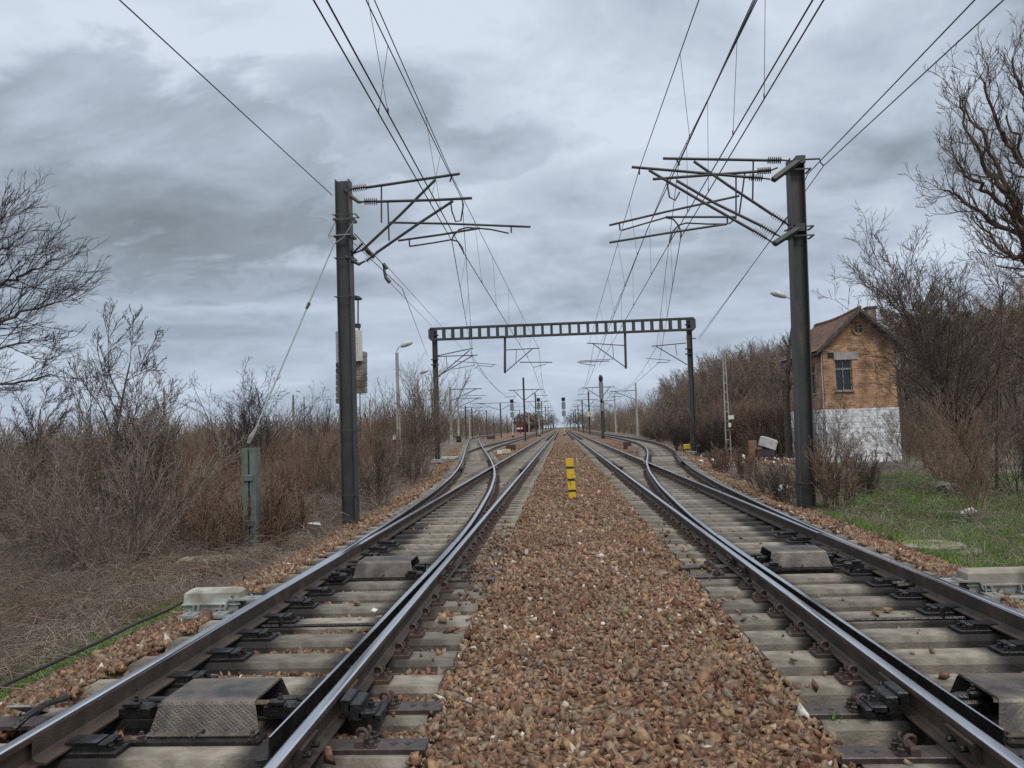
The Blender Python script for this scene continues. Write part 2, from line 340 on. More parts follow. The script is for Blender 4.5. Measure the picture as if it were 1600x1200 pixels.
# ------------------------------------------------------------------ track geometry
TL = [(0, 0), (4.1, 0), (10, .06), (14, .17), (20, .44), (26, .84), (32, 1.38), (38, 2.02), (44, 2.7), (56, 4.1), (67.8, 5.5), (90, 8.05), (125, 12.0), (150, 14.3), (180, 16.0), (220, 16.6), (600, 16.6)]
TR = [(0, 0), (4.1, 0), (10, .06), (14, .17), (20, .45), (26, .87), (32, 1.42), (38, 2.12), (44, 2.80), (50, 3.40), (56, 3.90), (64, 4.38), (72, 4.75), (82, 4.95), (100, 5.0), (600, 5.0)]
TB = [(0, 0), (38, 2.02), (44, 2.7), (52, 3.6), (58, 4.15), (66, 4.5), (76, 4.62), (90, 4.62), (600, 4.62)]
def table(T):
    x = np.arange(0, 601, .5); X, Yv = zip(*T); y = np.interp(x, X, Yv)
    k = np.exp(-np.linspace(-2, 2, 13)**2); k /= k.sum()
    ys = np.convolve(np.pad(y, 6, mode='edge'), k, 'valid')
    return lambda t: np.interp(t, x, ys)
dL, dR, dB = table(TL), table(TR), table(TB)
UI = {-1: 1.485, 1: 2.03}; G = 1.435
UO = {s: UI[s]+G for s in UI}
DV = {-1: dL, 1: dR}
LT = [4.40+.595*k for k in range(-9, 66)]; RT = [4.236+.60*k for k in range(-9, 65)]
TIES = {-1: LT, 1: RT}
TIN = {-1: .905, 1: 1.465}                 # inner sleeper ends
# cross fall of the place
def hill(x, y):
    # wooded rise on the right, starting beyond the brick house
    a = np.clip((x-15-.03*np.maximum(y, 0))/45, 0, 1); b = np.clip((y-25)/60, 0, 1)
    return 9.0*(a*a*(3-2*a))*(b*b*(3-2*b))
def zg(x, y):
    x = np.asarray(x, float); y = np.asarray(y, float)
    eL = UO[-1]+.57+dL(y); eR = UO[1]+.57+dR(y)
    l = np.clip((-x-eL-.2)/2.6, 0, 1); r = np.clip((x-eR-.2)/1.6, 0, 1)
    near = np.clip((60-y)/40, 0, 1)
    z = -.16 - l*(.12+.30*near) - r*(.14)
    z = z+hill(x, y)+.06*np.sin(x*.9+1)*np.cos(y*.6)*np.clip(l+r, 0, 1)
    return z
def zb(x, y):
    x = np.asarray(x, float); y = np.asarray(y, float)
    eL = UO[-1]+.57+dL(y); eR = UO[1]+.57+dR(y)
    sl = np.clip((-x-eL-.12)/1.15, 0, 1); sr = np.clip((x-eR-.12)/1.0, 0, 1)
    trk = (((x < -TIN[-1]+.02) & (x > -eL)) | ((x > TIN[1]-.02) & (x < eR))).astype(float)
    return -.012-(.075+.045*(x > 0))*trk-.42*sl-.36*sr+.012*np.sin(3*x+1.3)*np.sin(2.1*y)
def grid_obj(name, xs, ys, fz, m, kind='structure'):
    X, Y = np.meshgrid(xs, ys) if np.ndim(xs) == 1 else (xs, ys)
    Z = fz(X, Y); ny, nx = X.shape
    V = np.stack([X, Y, Z], -1).reshape(-1, 3)
    i = np.arange(ny-1)[:, None]*nx+np.arange(nx-1)[None, :]
    Fq = np.stack([i, i+1, i+nx+1, i+nx], -1).reshape(-1, 4)
    me = fastmesh(name, V, Fq, m, 4); me.polygons.foreach_set('use_smooth', [True]*len(me.polygons))
    o = link(name, me); tag(o, kind=kind); return o
xs = np.unique(np.concatenate([np.linspace(-30, 30, 241), np.linspace(-200, -30, 40), np.linspace(30, 200, 60), [-3500, -1500, -600, 600, 1500, 3500]]))
ys = np.unique(np.concatenate([np.linspace(-12, 60, 241), np.linspace(60, 300, 80), [-400, -60, 500, 900, 1600, 3500]]))
grid_obj('ground', xs, ys, zg, M['ground'])
ysb = np.unique(np.concatenate([np.linspace(-12, 60, 301), np.linspace(60, 600, 140)]))
tt = np.linspace(0, 1, 90)
XB = np.stack([-(UO[-1]+2.1+dL(y))+tt*(UO[-1]+UO[1]+4.1+dL(y)+dR(y)) for y in ysb]); YB = np.repeat(ysb[:, None], 90, 1)
grid_obj('gravel_bed', XB, YB, zb, M['bed'])
# ------------------------------------------------------------------ ballast stones
def stone_protos(n=14):
    out = []; rg = np.random.RandomState(3)
    for _ in range(n):
        bm = bmesh.new(); P = rg.normal(size=(7, 3)); P /= np.linalg.norm(P, axis=1)[:, None]; P *= rg.uniform(.85, 1.4, (7, 1))
        P *= np.array([1.2, .82, .60])*rg.uniform(.85, 1.15, 3)
        vs = [bm.verts.new(p) for p in P]; bmesh.ops.convex_hull(bm, input=vs)
        for v in [v for v in bm.verts if not v.link_faces]: bm.verts.remove(v)
        bm.verts.index_update(); bmesh.ops.triangulate(bm, faces=bm.faces)
        out.append((np.array([v.co[:] for v in bm.verts]), np.array([[l.vert.index for l in f.loops] for f in bm.faces]))); bm.free()
    return out
PROT = stone_protos()
def stones(P, S, rg, tilt=.9):
    Vs, Fs, b = [], [], 0; pid = rg.randint(0, len(PROT), len(P))
    for k, (v, f) in enumerate(PROT):
        q = np.where(pid == k)[0]; n = len(q)
        if not n: continue
        a = rg.uniform(0, 2*math.pi, n); t = rg.normal(0, tilt, n); u = rg.normal(0, tilt, n)
        vv = v[None]*S[q][:, None, None]*rg.uniform(.8, 1.2, (n, 1, 3))
        x, y, z = vv[..., 0], vv[..., 1], vv[..., 2]
        ct, st = np.cos(t)[:, None], np.sin(t)[:, None]; y, z = y*ct-z*st, y*st+z*ct
        cu, su = np.cos(u)[:, None], np.sin(u)[:, None]; x, z = x*cu-z*su, x*su+z*cu
        ca, sa = np.cos(a)[:, None], np.sin(a)[:, None]; x, y = x*ca-y*sa, x*sa+y*ca
        w = np.stack([x, y, z], -1)+P[q][:, None]
        Vs.append(w.reshape(-1, 3)); Fs.append((f[None]+(b+np.arange(n)*len(v))[:, None, None]).reshape(-1, 3)); b += n*len(v)
    return np.concatenate(Vs), np.concatenate(Fs)
def scatter_ballast():
    rg = np.random.RandomState(11); PP, SS = [], []
    for y0, y1, den, sz in ((2.2, 7.5, 860, .0275), (7.5, 14, 640, .029), (14, 26, 270, .035), (26, 46, 100, .045), (46, 85, 26, .06)):
        xa, xb = -(UO[-1]+1.75+float(dL(y1))), UO[1]+1.65+float(dR(y1)); n = int((xb-xa)*(y1-y0)*den)
        x = rg.uniform(xa, xb, n); y = rg.uniform(y0, y1, n)
        eL = UO[-1]+.57+dL(y); eR = UO[1]+.57+dR(y)
        keep = (x > -eL-.95-.25*rg.rand(n)**.5) & (x < eR+.85+.25*rg.rand(n)**.5) & (x < .62*y+2) & (x > -.72*y-2)
        fL = (x < -TIN[-1]) & (x > -eL); fR = (x > TIN[1]) & (x < eR)
        for s, fl in ((-1, fL), (1, fR)):
            T = np.array(TIES[s]); dd = np.abs(y[:, None]-T[None]).min(1); on = fl & (dd < .165)
            edge = np.minimum(np.abs(np.abs(x)-TIN[s]), 9)
            p = np.where(edge < .28, np.where(y > 14, .006, .025) + (.60 if s < 0 else .05)*np.clip((y-7)/3, 0, 1)*np.clip((15-y)/3, 0, 1), .004)
            keep &= ~(on & (rg.rand(n) > p))
            keep &= ~(fl & (dd >= .165) & (rg.rand(n) > .72))
        x, y = x[keep], y[keep]; n = len(x); z = np.maximum(zb(x, y), zg(x, y)-.004)+rg.uniform(-.012, .016, n)
        T = np.concatenate([TIES[-1]]); 
        PP.append(np.stack([x, y, z], -1)); SS.append(sz*rg.lognormal(0, .34, n))
    P = np.concatenate(PP); S = np.clip(np.concatenate(SS), .014, .085)
    for s in (-1, 1):                                  # stones lying on a sleeper rest on it
        T = np.array(TIES[s]); xx = P[:, 0]*s; y = P[:, 1]; fl = (xx > TIN[s]) & (xx < UO[s]+.57+DV[s](y))
        dd = np.abs(y[:, None]-T[None]).min(1); on = fl & (dd < .165); P[on, 2] = S[on]*.5
    V, Fq = stones(P, S, rg); o = link('gravel', fastmesh('gravel', V, Fq, M['stone'])); tag(o, 'angular red brown ballast stones packed between and around the tracks', 'gravel', kind='stuff')
scatter_ballast()
# ------------------------------------------------------------------ rails
def rail_profile(head=.036, h=.2, foot=.07):
    R = [(.0, h), (head*.6, h-.0005), (head*.93, h-.005), (head, h-.014), (head, h-.038), (.009, h-.052), (.009, .062), (.022, .048), (foot, .040), (foot, .030)]
    Lh = [(-u, z) for u, z in reversed(R[1:])]
    return R+Lh
RP = rail_profile(); RMI = [0, 0, 0]+[1]*13+[0, 0, 0]; RMI = [0, 0]+[1]*15+[0, 0]
assert len(RP) == 19
def ysamp(a, b):
    return np.unique(np.concatenate([[a, b], np.arange(math.ceil(a), min(b, 200), 1.0) if a < 200 else [], np.arange(200, b, 20.)]))
def railpath(s, fu, a, b, z=0.0):
    return [(s*float(fu(y)), y, z if not callable(z) else z(y)) for y in ysamp(a, b) if a <= y <= b]
MR = [M['rail_top'], M['rail_side']]; MD = [M['rail_top'], M['rail_dull']]
YE = 44.0
def sleeper_mesh(length, c=0.0):
    b = MB(); pr = [(-.15, -.2), (-.146, -.040), (-.122, 0), (.122, 0), (.146, -.040), (.15, -.2)]
    b.prism(pr, 'x', c-length/2, c+length/2); return b.mesh('sleeper', M['sleeper'])
def hexa(b, x, y, z, r=.022, h=.03, mi=0): b.lathe([(r*1.6, 0), (r*1.6, .008), (r, .009), (r, h), (r*.7, h+.004), (r*.55, h+.022)], (x, y, z), 6, mi)
def clip_mesh(det=True, dark=False):
    b = MB(); b.cbox((0, 0, .015), (.37, .165, .03), .004)
    for s in (-1, 1):
        b.cbox((s*.098, 0, .047), (.038, .13, .034), .006)
        if det:
            pts = [(s*.105+s*.03*math.cos(a)*0+s*(.012+.03*math.sin(a*.5)), -.045+.09*a/6.283*1.0, .075+.024*math.cos(a)) for a in np.linspace(0, 6.283*1.6, 2)]
            ring = [(s*(.098+.030*math.cos(a)), -.035+.011*a, .078+.026*math.sin(a)) for a in np.linspace(-.6, 2*math.pi*1.15, 16)]
            b.tube(ring, .010, 6); hexa(b, s*.098, 0, .06, .017, .03)
            hexa(b, s*.152, .045, .03, .017, .022); hexa(b, s*.152, -.045, .03, .017, .022)
        else: b.box((s*.1, 0, .075), (.05, .08, .035)); b.box((s*.152, 0, .04), (.035, .12, .03))
    return b.mesh('rail_clip', M['grease'] if dark else M['rail_dull'])
CLIP, CLIPD, CLIPL = clip_mesh(), clip_mesh(True, True), clip_mesh(False)
def chair_mesh(s):                                    # base plate, raised sliding table towards the track centre and a braced outer clip; built for side s
    b = MB(); b.cbox((-s*.09, 0, .014), (.58, .19, .028), .004, 0)
    b.box((-s*.155, 0, .045), (.19, .115, .034), 0); b.box((-s*.155, 0, .0665), (.19, .125, .009), 1)
    b.cbox((-s*.285, 0, .05), (.05, .14, .05), .012, 0); hexa(b, -s*.325, .045, .028, .018, .026); hexa(b, -s*.325, -.045, .028, .018, .026)
    b.cbox((s*.105, 0, .05), (.05, .10, .05), .012, 0); hexa(b, s*.105, 0, .07, .016, .03); hexa(b, s*.165, .05, .028, .018, .024); hexa(b, s*.165, -.05, .028, .018, .024)
    return b.mesh('slide_chair', [M['grease'], M['chair_top']])
CHAIR = {s: chair_mesh(s) for s in (-1, 1)}
def long_plate(s):
    b = MB(); b.cbox((-s*.10, 0, .015), (.62, .155, .03), .004, 0)
    for u in (-.30, -.22):                             # cross shaped slots showing the rusty concrete below
        b.box((s*(u-.0)-0*s, 0, .0312), (.045, .014, .0012), 1); b.box((s*u, 0, .0316), (.016, .045, .0012), 1)
    hexa(b, -s*.10, .04, .03, .02, .03); hexa(b, -s*.10, -.04, .03, .02, .03)
    b.cbox((-s*.035+0, 0, .05), (.05, .12, .045), .01, 2)
    ring = [(-s*(.045+.034*math.cos(a)), -.035+.011*a, .088+.030*math.sin(a)) for a in np.linspace(-.6, 2*math.pi*1.15, 16)]
    b.tube(ring, .011, 6, 2); return b.mesh('steel_base_plate', [M['plate'], M['black'], M['rail_dull']])
LPL = {s: long_plate(s) for s in (-1, 1)}
SIDE = {-1: 'left', 1: 'right'}
def blade_profile(w, s, drop=0.0, foot=1):
    # gauge face at lateral 0 (towards the track centre = -s side in world x), body w wide towards the stock rail
    h = .2-drop; f = .075
    P = [(0, h-.002), (0, h-.04), (-.0, .085), (-f*.15, .062), (-f, .052), (-f, .040), (w, .040), (w, h-.002)]
    return [(s*u, z) for u, z in P]
def make_turnout(s):
    T = thing('railway_turnout', 'turnout on the %s main line, dark greasy blades, %s curved branch, concrete sleepers' % (SIDE[s], 'left' if s < 0 else 'right'), 'railway turnout', (s*(UI[s]+G/2), 4, 0), 'turnouts of the two main lines')
    d = DV[s]; ui, uo = UI[s], UO[s]
    b = MB(); b.sweep(RP, railpath(s, lambda y: ui-.036, -3, YE), RMI); b.build('rail', MR, T)
    b = MB(); b.sweep(RP, railpath(s, lambda y: uo+.036+d(y), -3, YE), RMI); b.build('rail', MR, T)
    b = MB(); b.sweep(RP, railpath(s, lambda y: uo+.036, 11, YE), RMI); b.build('rail', MR, T)
    zc = lambda y: -.004 if y > 25 else 0.0
    op = lambda y: .125*max(0, 1-(y-4.1)/9.5)**1.4
    b = MB(); b.sweep(RP, railpath(s, lambda y: ui-.036+d(y)+op(y), 11, YE, zc), RMI); b.build('rail', MR, T)
    # blades: closed one against the outer rail, open one off the inner rail
    yb = np.linspace(4.12, 11, 24)
    path = [(s*uo, y, 0) for y in yb]
    b = MB(); b.sweep(lambda i: blade_profile(min(.070, .004+.0105*(yb[i]-4.1)), s, max(0, .02-.006*(yb[i]-4.1))), path, [1]*7+[0]); b.build('switch_blade', [M['rail_top'], M['rail_side']], T)
    path = [(s*(ui+float(d(y))+op(y)), y, 0) for y in yb]
    b = MB(); b.sweep(lambda i: [(-u, z) for u, z in blade_profile(min(.070, .010+.010*(yb[i]-4.1)), s, max(0, .02-.006*(yb[i]-4.1)))], path, [1]*7+[0]); b.build('switch_blade', [M['rail_top'], M['grease']], T)
    # check rails and wing rails round the frog
    yf = float(np.interp(G, d(np.arange(20, 44, .1)), np.arange(20, 44, .1)))
    def flare(y, a, c): return .05*max(0, 1-(y-a)/.7, 1-(c-y)/.7)
    a, c = yf-3.2, yf+2.2
    CP = [(x, z+.012) for x, z in rail_profile(.05, .215, .05)]
    b = MB(); b.sweep(CP, [(s*(ui+.10+flare(y, a, c)), y, 0) for y in np.linspace(a, c, 22)], 1); b.build('check_rail', MD, T)
    a, c = yf-.5, yf+5
    b = MB(); b.sweep(CP, [(s*(uo+float(d(y))-.10-flare(y, a, c)), y, 0) for y in np.linspace(a, c, 22)], 1); b.build('check_rail', MD, T)
    b = MB()
    for t in (-1, 1):
        pth = [(s*((uo+.036 if t > 0 else ui+float(d(y))-.036)+t*.12*max(0, min(1, (y-yf+1.2)/.8))*1.0), y, -.008) for y in np.linspace(yf-1.4, yf+2.2, 16)]
        b.sweep(rail_profile(.034, .2, .05), pth, 1)
    b.box((s*(uo+.02), yf+.6, .11), (.13, 1.6, .14), 1); b.build('frog', MD, T)
    # expansion gap fish plates on the inner rail and the dark detector fittings beside the blade tips
    for y in (4.15, 5.0, 8.9, 9.5):
        if s and True:
            b = MB(); b.prism([(s*(ui-.036-.010), .065), (s*(ui-.036-.036), .075), (s*(ui-.036-.056), .152), (s*(ui-.036-.050), .162), (s*(ui-.036-.010), .150)], 'y', y-.15, y+.12, 0)
            for dy in (-.08, .05): b.tube([(s*(ui-.075), y+dy, .108), (s*(ui-.118), y+dy, .108)], .017, 6, 1)
            b.build('fishplate', [M['rail_side'], M['grease']], T)
    # bent bracket of the rail lock on the inner rail
    b = MB(); x0 = s*(ui-.10)
    for k, (a, c) in enumerate(((.0, .05), (.05, .115), (.115, .20))):
        b.cbox((x0-s*(a+c)/2, 4.78, (.145, .105, .085)[k]), (c-a+.012, .20, (.07, .10, .035)[k]), .008, 0)
    hexa(b, x0-s*.16, 4.78, .10, .02, .03); b.cbox((x0-s*.215, 4.80, .062), (.05, .24, .05), .006); b.build('lock_bracket', M['grease'], T)
    for s2, yy in ((1, 4.78), (1, 9.1)):                # lock arms reaching from the covers to the blades
        for xx in (uo-.22, ui+.30):
            b = MB()
            b.cbox((s*xx, yy, .10), (.20, .09, .075), .02); b.cbox((s*(xx+.02), yy-.03, .145), (.10, .05, .03), .01); hexa(b, s*xx, yy-.02, .150, .018, .02)
            b.build('lock_arm', M['grease'], T)
    # cross tie rod seen between two sleepers
    b = MB(); b.tube([(s*(uo-.10), 7.08 if s < 0 else 6.93, .03), (s*(ui+.1), 7.08 if s < 0 else 6.93, .03)], .016, 6); b.tube([(s*(uo-.28), 7.08 if s < 0 else 6.93, .02), (s*(uo-.28), 7.08 if s < 0 else 6.93, .12)], .02, 6); b.build('tie_rod', M['grease'], T)
    org = ORG[T.name]; cache = {}
    for k, y in enumerate(TIES[s]):
        if y > YE-.1: continue
        u1 = uo+.57+float(d(y)); u0 = TIN[s]; cc = ui+G/2
        ln = round((u1-u0)*4)/4+.0; ln = max(ln, 2.6); key = ln
        if key not in cache: cache[key] = sleeper_mesh(ln, s*(u0+ln/2-cc))
        jx = random.uniform(-.02, .02); jr = random.uniform(-.004, .004)
        sp = link('sleeper', cache[key], T, (s*cc-org[0]+jx, y-org[1], random.uniform(-.004, .002)), jr)
        sp.color = (1, 1, 1, 1.0 if y < 15 else .45)
        plates = y > 4 and (abs(y-TIES[s][9]) < .1 or abs(y-TIES[s][10]) < .1 or abs(y-TIES[s][17]) < .1 or abs(y-TIES[s][18]) < .1)
        det = y < 17
        # inner rail
        if plates: link('steel_base_plate', LPL[s], sp, (s*(ui-.25-cc), 0, .0005))
        else: link('rail_clip', CLIP if det else CLIPL, sp, (s*(ui-.036-cc), 0, .0005))
        if plates: link('rail_clip', CLIPD, sp, (s*(ui-.036-cc+.02), .0, .002)) if False else None
        dv = float(d(y))
        if 4.0 < y < 12.2:
            link('slide_chair', CHAIR[s], sp, (s*(uo+.036-cc+dv*.5), 0, .0005)); 
            o = link('rail_clip', CLIPD, sp, (s*(ui+dv+op(y)-cc+.12), 0, .0005)) if y > 5.2 and not plates and False else None
        else:
            link('rail_clip', CLIP if det else CLIPL, sp, (s*(uo+.036+dv-cc), 0, .0005))
            if y > 12.2:
                if dv > .45: link('rail_clip', CLIP if det else CLIPL, sp, (s*(uo+.036-cc), 0, .0012))
                if abs(ui+dv-uo) > .3: link('rail_clip', CLIP if det else CLIPL, sp, (s*(ui+dv-.036-cc), 0, .0025 if dv < .45 else .0018))
    return T
for s in (-1, 1): make_turnout(s)
SLL = sleeper_mesh(2.6); SLW = sleeper_mesh(4.4)
def make_track(s, fu, a, b_, label, name='railway_track', shiny=True):
    """plain line: fu(y) = u of the gauge face nearest the middle; a..b_ metres ahead"""
    T = thing(name, label, 'railway track', (s*float(fu(a)), a, 0))
    org = ORG[T.name]
    for off in (-.036, G+.036):
        b = MB(); b.sweep(RP, railpath(s, lambda y: fu(y)+off, a, b_, -.002), RMI); b.build('rail', MR if shiny else MD, T)
    ys_ = np.arange(a+.35, min(b_, 320), .6); rest = MB()
    for i, y in enumerate(ys_):
        x = s*(float(fu(y))+G/2)
        if i < 99: 
            q = link('sleeper', SLL, T, (x-org[0], y-org[1], random.uniform(-.006, .002))); q.color = (1, 1, 1, .35)
        else: rest.box((x, y, -.05), (2.6, .25, .1))
    rest.build('sleeper', M['sleeper'], T)['kind'] = 'stuff'
    return T
make_track(-1, lambda y: UI[-1], YE, 600, 'straight pair of rails receding on the left of the central gravel strip beyond the turnout')
make_track(1, lambda y: UI[1], YE, 600, 'straight pair of rails receding on the right of the central gravel strip beyond the turnout')
make_track(1, lambda y: UI[1]+dR(y), YE, 600, 'rusty branch track bending back parallel along the foot of the wooded slope', shiny=False)
make_track(-1, lambda y: UI[-1]+dL(y), YE, 230, 'outermost left branch track running off towards the yard and concrete poles')
make_track(-1, lambda y: UI[-1]+dB(y), 58, 600, 'left loop track bending back parallel beside the left main line')
# ------------------------------------------------------------------ lock covers, point machines, small track things
def checker_mat():
    m = mat('checker_plate', (.105, .090, .080), (.19, .16, .135), 6, .42, .4, 0, c3=(.05, .048, .05), t3=.58, scale3=3)
    nt = m.node_tree; N = nt.nodes; L = nt.links; B = N['Principled BSDF']; tc = N.new('ShaderNodeTexCoord')
    hs = []
    for a, o in ((R_(45), 0), (R_(-45), .5)):           # raised lozenges, two crossing directions
        mp = N.new('ShaderNodeMapping'); mp.vector_type = 'TEXTURE'; mp.inputs[2].default_value = (0, 0, a); mp.inputs[3].default_value = (1/16, 1/46, 1); mp.inputs[1].default_value = (o, o, 0)
        sp = N.new('ShaderNodeSeparateXYZ'); cb = N.new('ShaderNodeCombineXYZ'); ad = N.new('ShaderNodeMath'); ad.operation = 'ADD'
        L.new(tc.outputs['Object'], sp.inputs[0]); L.new(sp.outputs[0], cb.inputs[0]); L.new(sp.outputs[1], ad.inputs[0]); L.new(sp.outputs[2], ad.inputs[1]); L.new(ad.outputs[0], cb.inputs[1])
        L.new(cb.outputs[0], mp.inputs[0]); vo = N.new('ShaderNodeTexVoronoi'); vo.inputs['Scale'].default_value = 1; vo.inputs['Randomness'].default_value = .08; L.new(mp.outputs[0], vo.inputs[0])
        mr = N.new('ShaderNodeMapRange'); L.new(vo.outputs['Distance'], mr.inputs[0]); mr.inputs[1].default_value = .36; mr.inputs[2].default_value = .22; hs.append(mr.outputs[0])
    mx = N.new('ShaderNodeMath'); mx.operation = 'MAXIMUM'; L.new(hs[0], mx.inputs[0]); L.new(hs[1], mx.inputs[1])
    bp = N.new('ShaderNodeBump'); bp.inputs['Strength'].default_value = .9; bp.inputs['Distance'].default_value = .004; L.new(mx.outputs[0], bp.inputs['Height']); L.new(bp.outputs[0], B.inputs['Normal'])
    return m
M['checker'] = checker_mat()
def lock_cover(s, y0, x0, x1, D, h, label, m, chamf=.05):
    """steel hood folded over the lock between two sleepers; y0 = front foot, x0..x1 world span"""
    T = thing('lock_cover', label, 'steel cover', ((x0+x1)/2, y0+D/2, .01), 'steel covers over the switch locks')
    t = .012; P = [(y0-.05, .034), (y0-.05, .026), (y0+.005, .026), (y0+.050, h-.022), (y0+.062, h-.006), (y0+.080, h), (y0+D-.080, h), (y0+D-.062, h-.006), (y0+D-.050, h-.022), (y0+D-.005, .03), (y0+D+.04, .03)]
    P[0] = (y0-.05, .020); up = [(a, z+.012) for a, z in P[1:]]; up[0] = (y0-.05, .032)
    lo = [(a, z) for a, z in P[1:]]
    poly = up+list(reversed(lo))
    # slanted ends: body narrower at the top
    n = len(poly); v = []; ins = lambda z: chamf*max(0, (z-.04))/h
    for sg, xx in ((1, x0), (-1, x1)):
        for a, z in poly: v.append((xx+sg*ins(z), a, z))
    b = MB(); f = [(i, i+n, (i+1) % n+n, (i+1) % n) for i in range(n)]; k = len(up)
    for base in (0, n):
        for i in range(k-1): f.append((base+i, base+i+1, base+n-2-i, base+n-1-i))
    b.add(v, f); b.build('hood', m, T)
    b = MB(); b.box(((x0+x1)/2, y0-.055, .012), (x1-x0+.10, .13, .02)); b.build('base_plate', M['grease'], T)
    for xx in (x0+.0, x1-.0):
        b = MB(); hexa(b, xx, y0-.085, .022, .02, .03); b.build('bolt', M['plate'], T)
    b = MB(); xm = (x0+x1)/2; b.tube([(xm+.01, y0-.03, .045), (xm, y0-.045, .052), (xm-.012, y0-.075, .040), (xm-.018, y0-.095, .034)], .005, 6); b.tube([(xm+.015, y0-.03, .03), (xm+.015, y0-.03, .06)], .008, 6); b.build('locking_pin', M['chair_top'], T)
    b = MB()                                            # the lock works that show at the open ends
    for xx, sg in ((x0, -1), (x1, 1)): 
        b.cbox((xx+sg*.03, y0+D*.5, .075), (.14, .10, .09), .015); b.tube([(xx+sg*.02, y0+D*.5, .13), (xx+sg*.16, y0+D*.55, .12)], .022, 8)
    b.box(((x0+x1)/2, y0+D*.5, .06), (x1-x0, .06, .05)); b.build('lock_rod', M['grease'], T)
    return T
a = atz(228, 1146, .03); b_ = atz(402, 1146, .03)
lock_cover(-1, a[1], a[0]+.02, b_[0], .56, .185, 'checker plate steel hood lying between the left rails, nearest of its side', M['checker'])
a = atz(552, 902, .03); b_ = atz(644, 902, .03)
lock_cover(-1, a[1], a[0], b_[0], .55, .19, 'smooth brown steel hood between the left rails, farther up the sleepers', M['cover'])
a = atz(1203, 886, .03); b_ = atz(1304, 886, .03)
lock_cover(1, a[1], a[0], b_[0], .55, .19, 'flat grey steel hood lying across the right turnout, behind the row of bare sleepers', M['cover'])
a = atz(1562, 1142, .03)
lock_cover(1, 4.46, a[0]-.02, a[0]+.66, .56, .185, 'steel hood cut off by the right edge of the picture, worn pale top', M['cover'])
def point_machine(px, py, px2, label, w=.25, h=.145, pole=True, num=None, lm='machine'):
    a = atz(px, py, .02); c = atz(px2, py, .02); s = 1 if a[0] > 0 else -1
    x0, x1, y = min(a[0], c[0]), max(a[0], c[0]), a[1]
    T = thing('point_machine', label, 'point machine', ((x0+x1)/2, y+w/2, 0), 'point machines beside the tracks')
    b = MB(); b.cbox(((x0+x1)/2, y+w/2, .02+.02), (x1-x0-.06, w-.05, .10), .01); b.build('housing', M['galv'], T)
    b = MB(); z0 = .075
    v = []
    for z, i in ((z0, 0), (z0+.012, 0), (z0+.018, .012), (z0+h-.03, .02), (z0+h, .06)):
        v += [(x0+i, y+i, z), (x1-i, y+i, z), (x1-i, y+w-i, z), (x0+i, y+w-i, z)]
    f = [(3, 2, 1, 0), (16, 17, 18, 19)]
    for k in range(4):
        for i in range(4): j = (i+1) % 4; f.append((4*k+i, 4*k+j, 4*k+4+j, 4*k+4+i))
    b.add(v, f); b.build('lid', M[lm], T)
    for k in (.22, .30, .68, .76):
        b = MB(); xx = x0+(x1-x0)*k; b.box((xx, y-.004+.0, .045), (.012, .05, .07)); b.build('rib', M['galv'], T)
    for k in (0, 1):
        xx = x0+(x1-x0)*(.25+.5*k)
        b = MB(); b.box((xx, y-.06, .008), (.14, .30, .025)); hexa(b, xx, y-.14, .02, .02, .02); b.build('foot_plate', M['galv'], T)
    b = MB(); b.box(((x0+x1)/2-s*.1, y-.17, -.002), ((x1-x0)*.8, .10, .02)); b.build('foot_bar', M['galv'], T)
    xi = x1 if s < 0 else x0                             # Z shaped bearer plate towards the rail and the throw bars
    b = MB(); P = [(0, .03), (.10, .03), (.12, .05), (.13, .10), (.15, .115), (.52, .115), (.52, .13), (.14, .13), (.115, .11), (.105, .06), (.09, .045), (0, .045)]
    b.prism([(xi-s*(-.0)+(-s)*(u-.25)*1.0, z) for u, z in P], 'y', y-.02, y+.16)
    hexa(b, xi-s*.1, y+.05, .13, .022, .015); b.build('bearer_plate', M['galv'], T)
    for k, yy in enumerate((y+.24, y+.36)):
        b = MB(); b.tube([(xi+s*.1, yy, .10), (xi-s*.15, yy, .10), (xi-s*.28, yy-.1, .085), (xi-s*.62, yy-.12, .07)], .022, 6); b.build('throw_rod', M['grease'], T)
    if num:
        b = MB(); sc_ = .026; bx_, bz_ = x1-.085, z0+.06       # the figure 2
        b.tube([(bx_+u*sc_, y+.013, bz_+v*sc_) for u, v in ((-.6, .6), (-.3, .95), (.2, .95), (.5, .6), (.35, .2), (-.6, -.9), (.6, -.9))], .0035, 4); b.build('number_marking', M['black'], T)
    return T
point_machine(284, 955, 372, 'pale grey green point machine box left of the left rail, number 2 on its side', num='2')
a = atz(1512, 925, .02)
point_machine(1512, 925, 1640, 'grey speckled point machine box at the right edge of the picture by the grass', lm='weight')
point_machine(688, 719, 712, 'small light point machine beside the far switch near the gantry leg', w=.5)
# end of another machine's bearer at the lower left, bolted to the sleeper ends
T = thing('bolted_bracket', 'dark bent bracket and grey angle plate outside the left rail in the lower left corner', 'bracket', (-3.6, 4.7, 0))
a, c = atz(0, 1130, .05), atz(60, 1105, .05)
b = MB(); b.cbox((a[0]+.0, a[1]+.04, .035), (.75, .16, .03), .006); b.build('bearer_plate', M['plate'], T)
b = MB(); b.tube([atz(22, 1138, .07), atz(40, 1120, .12), atz(72, 1100, .12), atz(104, 1090, .09)], .022, 6); b.build('throw_rod', M['grease'], T)
b = MB(); b.box(atz(45, 1108, .05), (.16, .22, .012), rx=-.5); b.build('angle_plate', M['galv'], T)
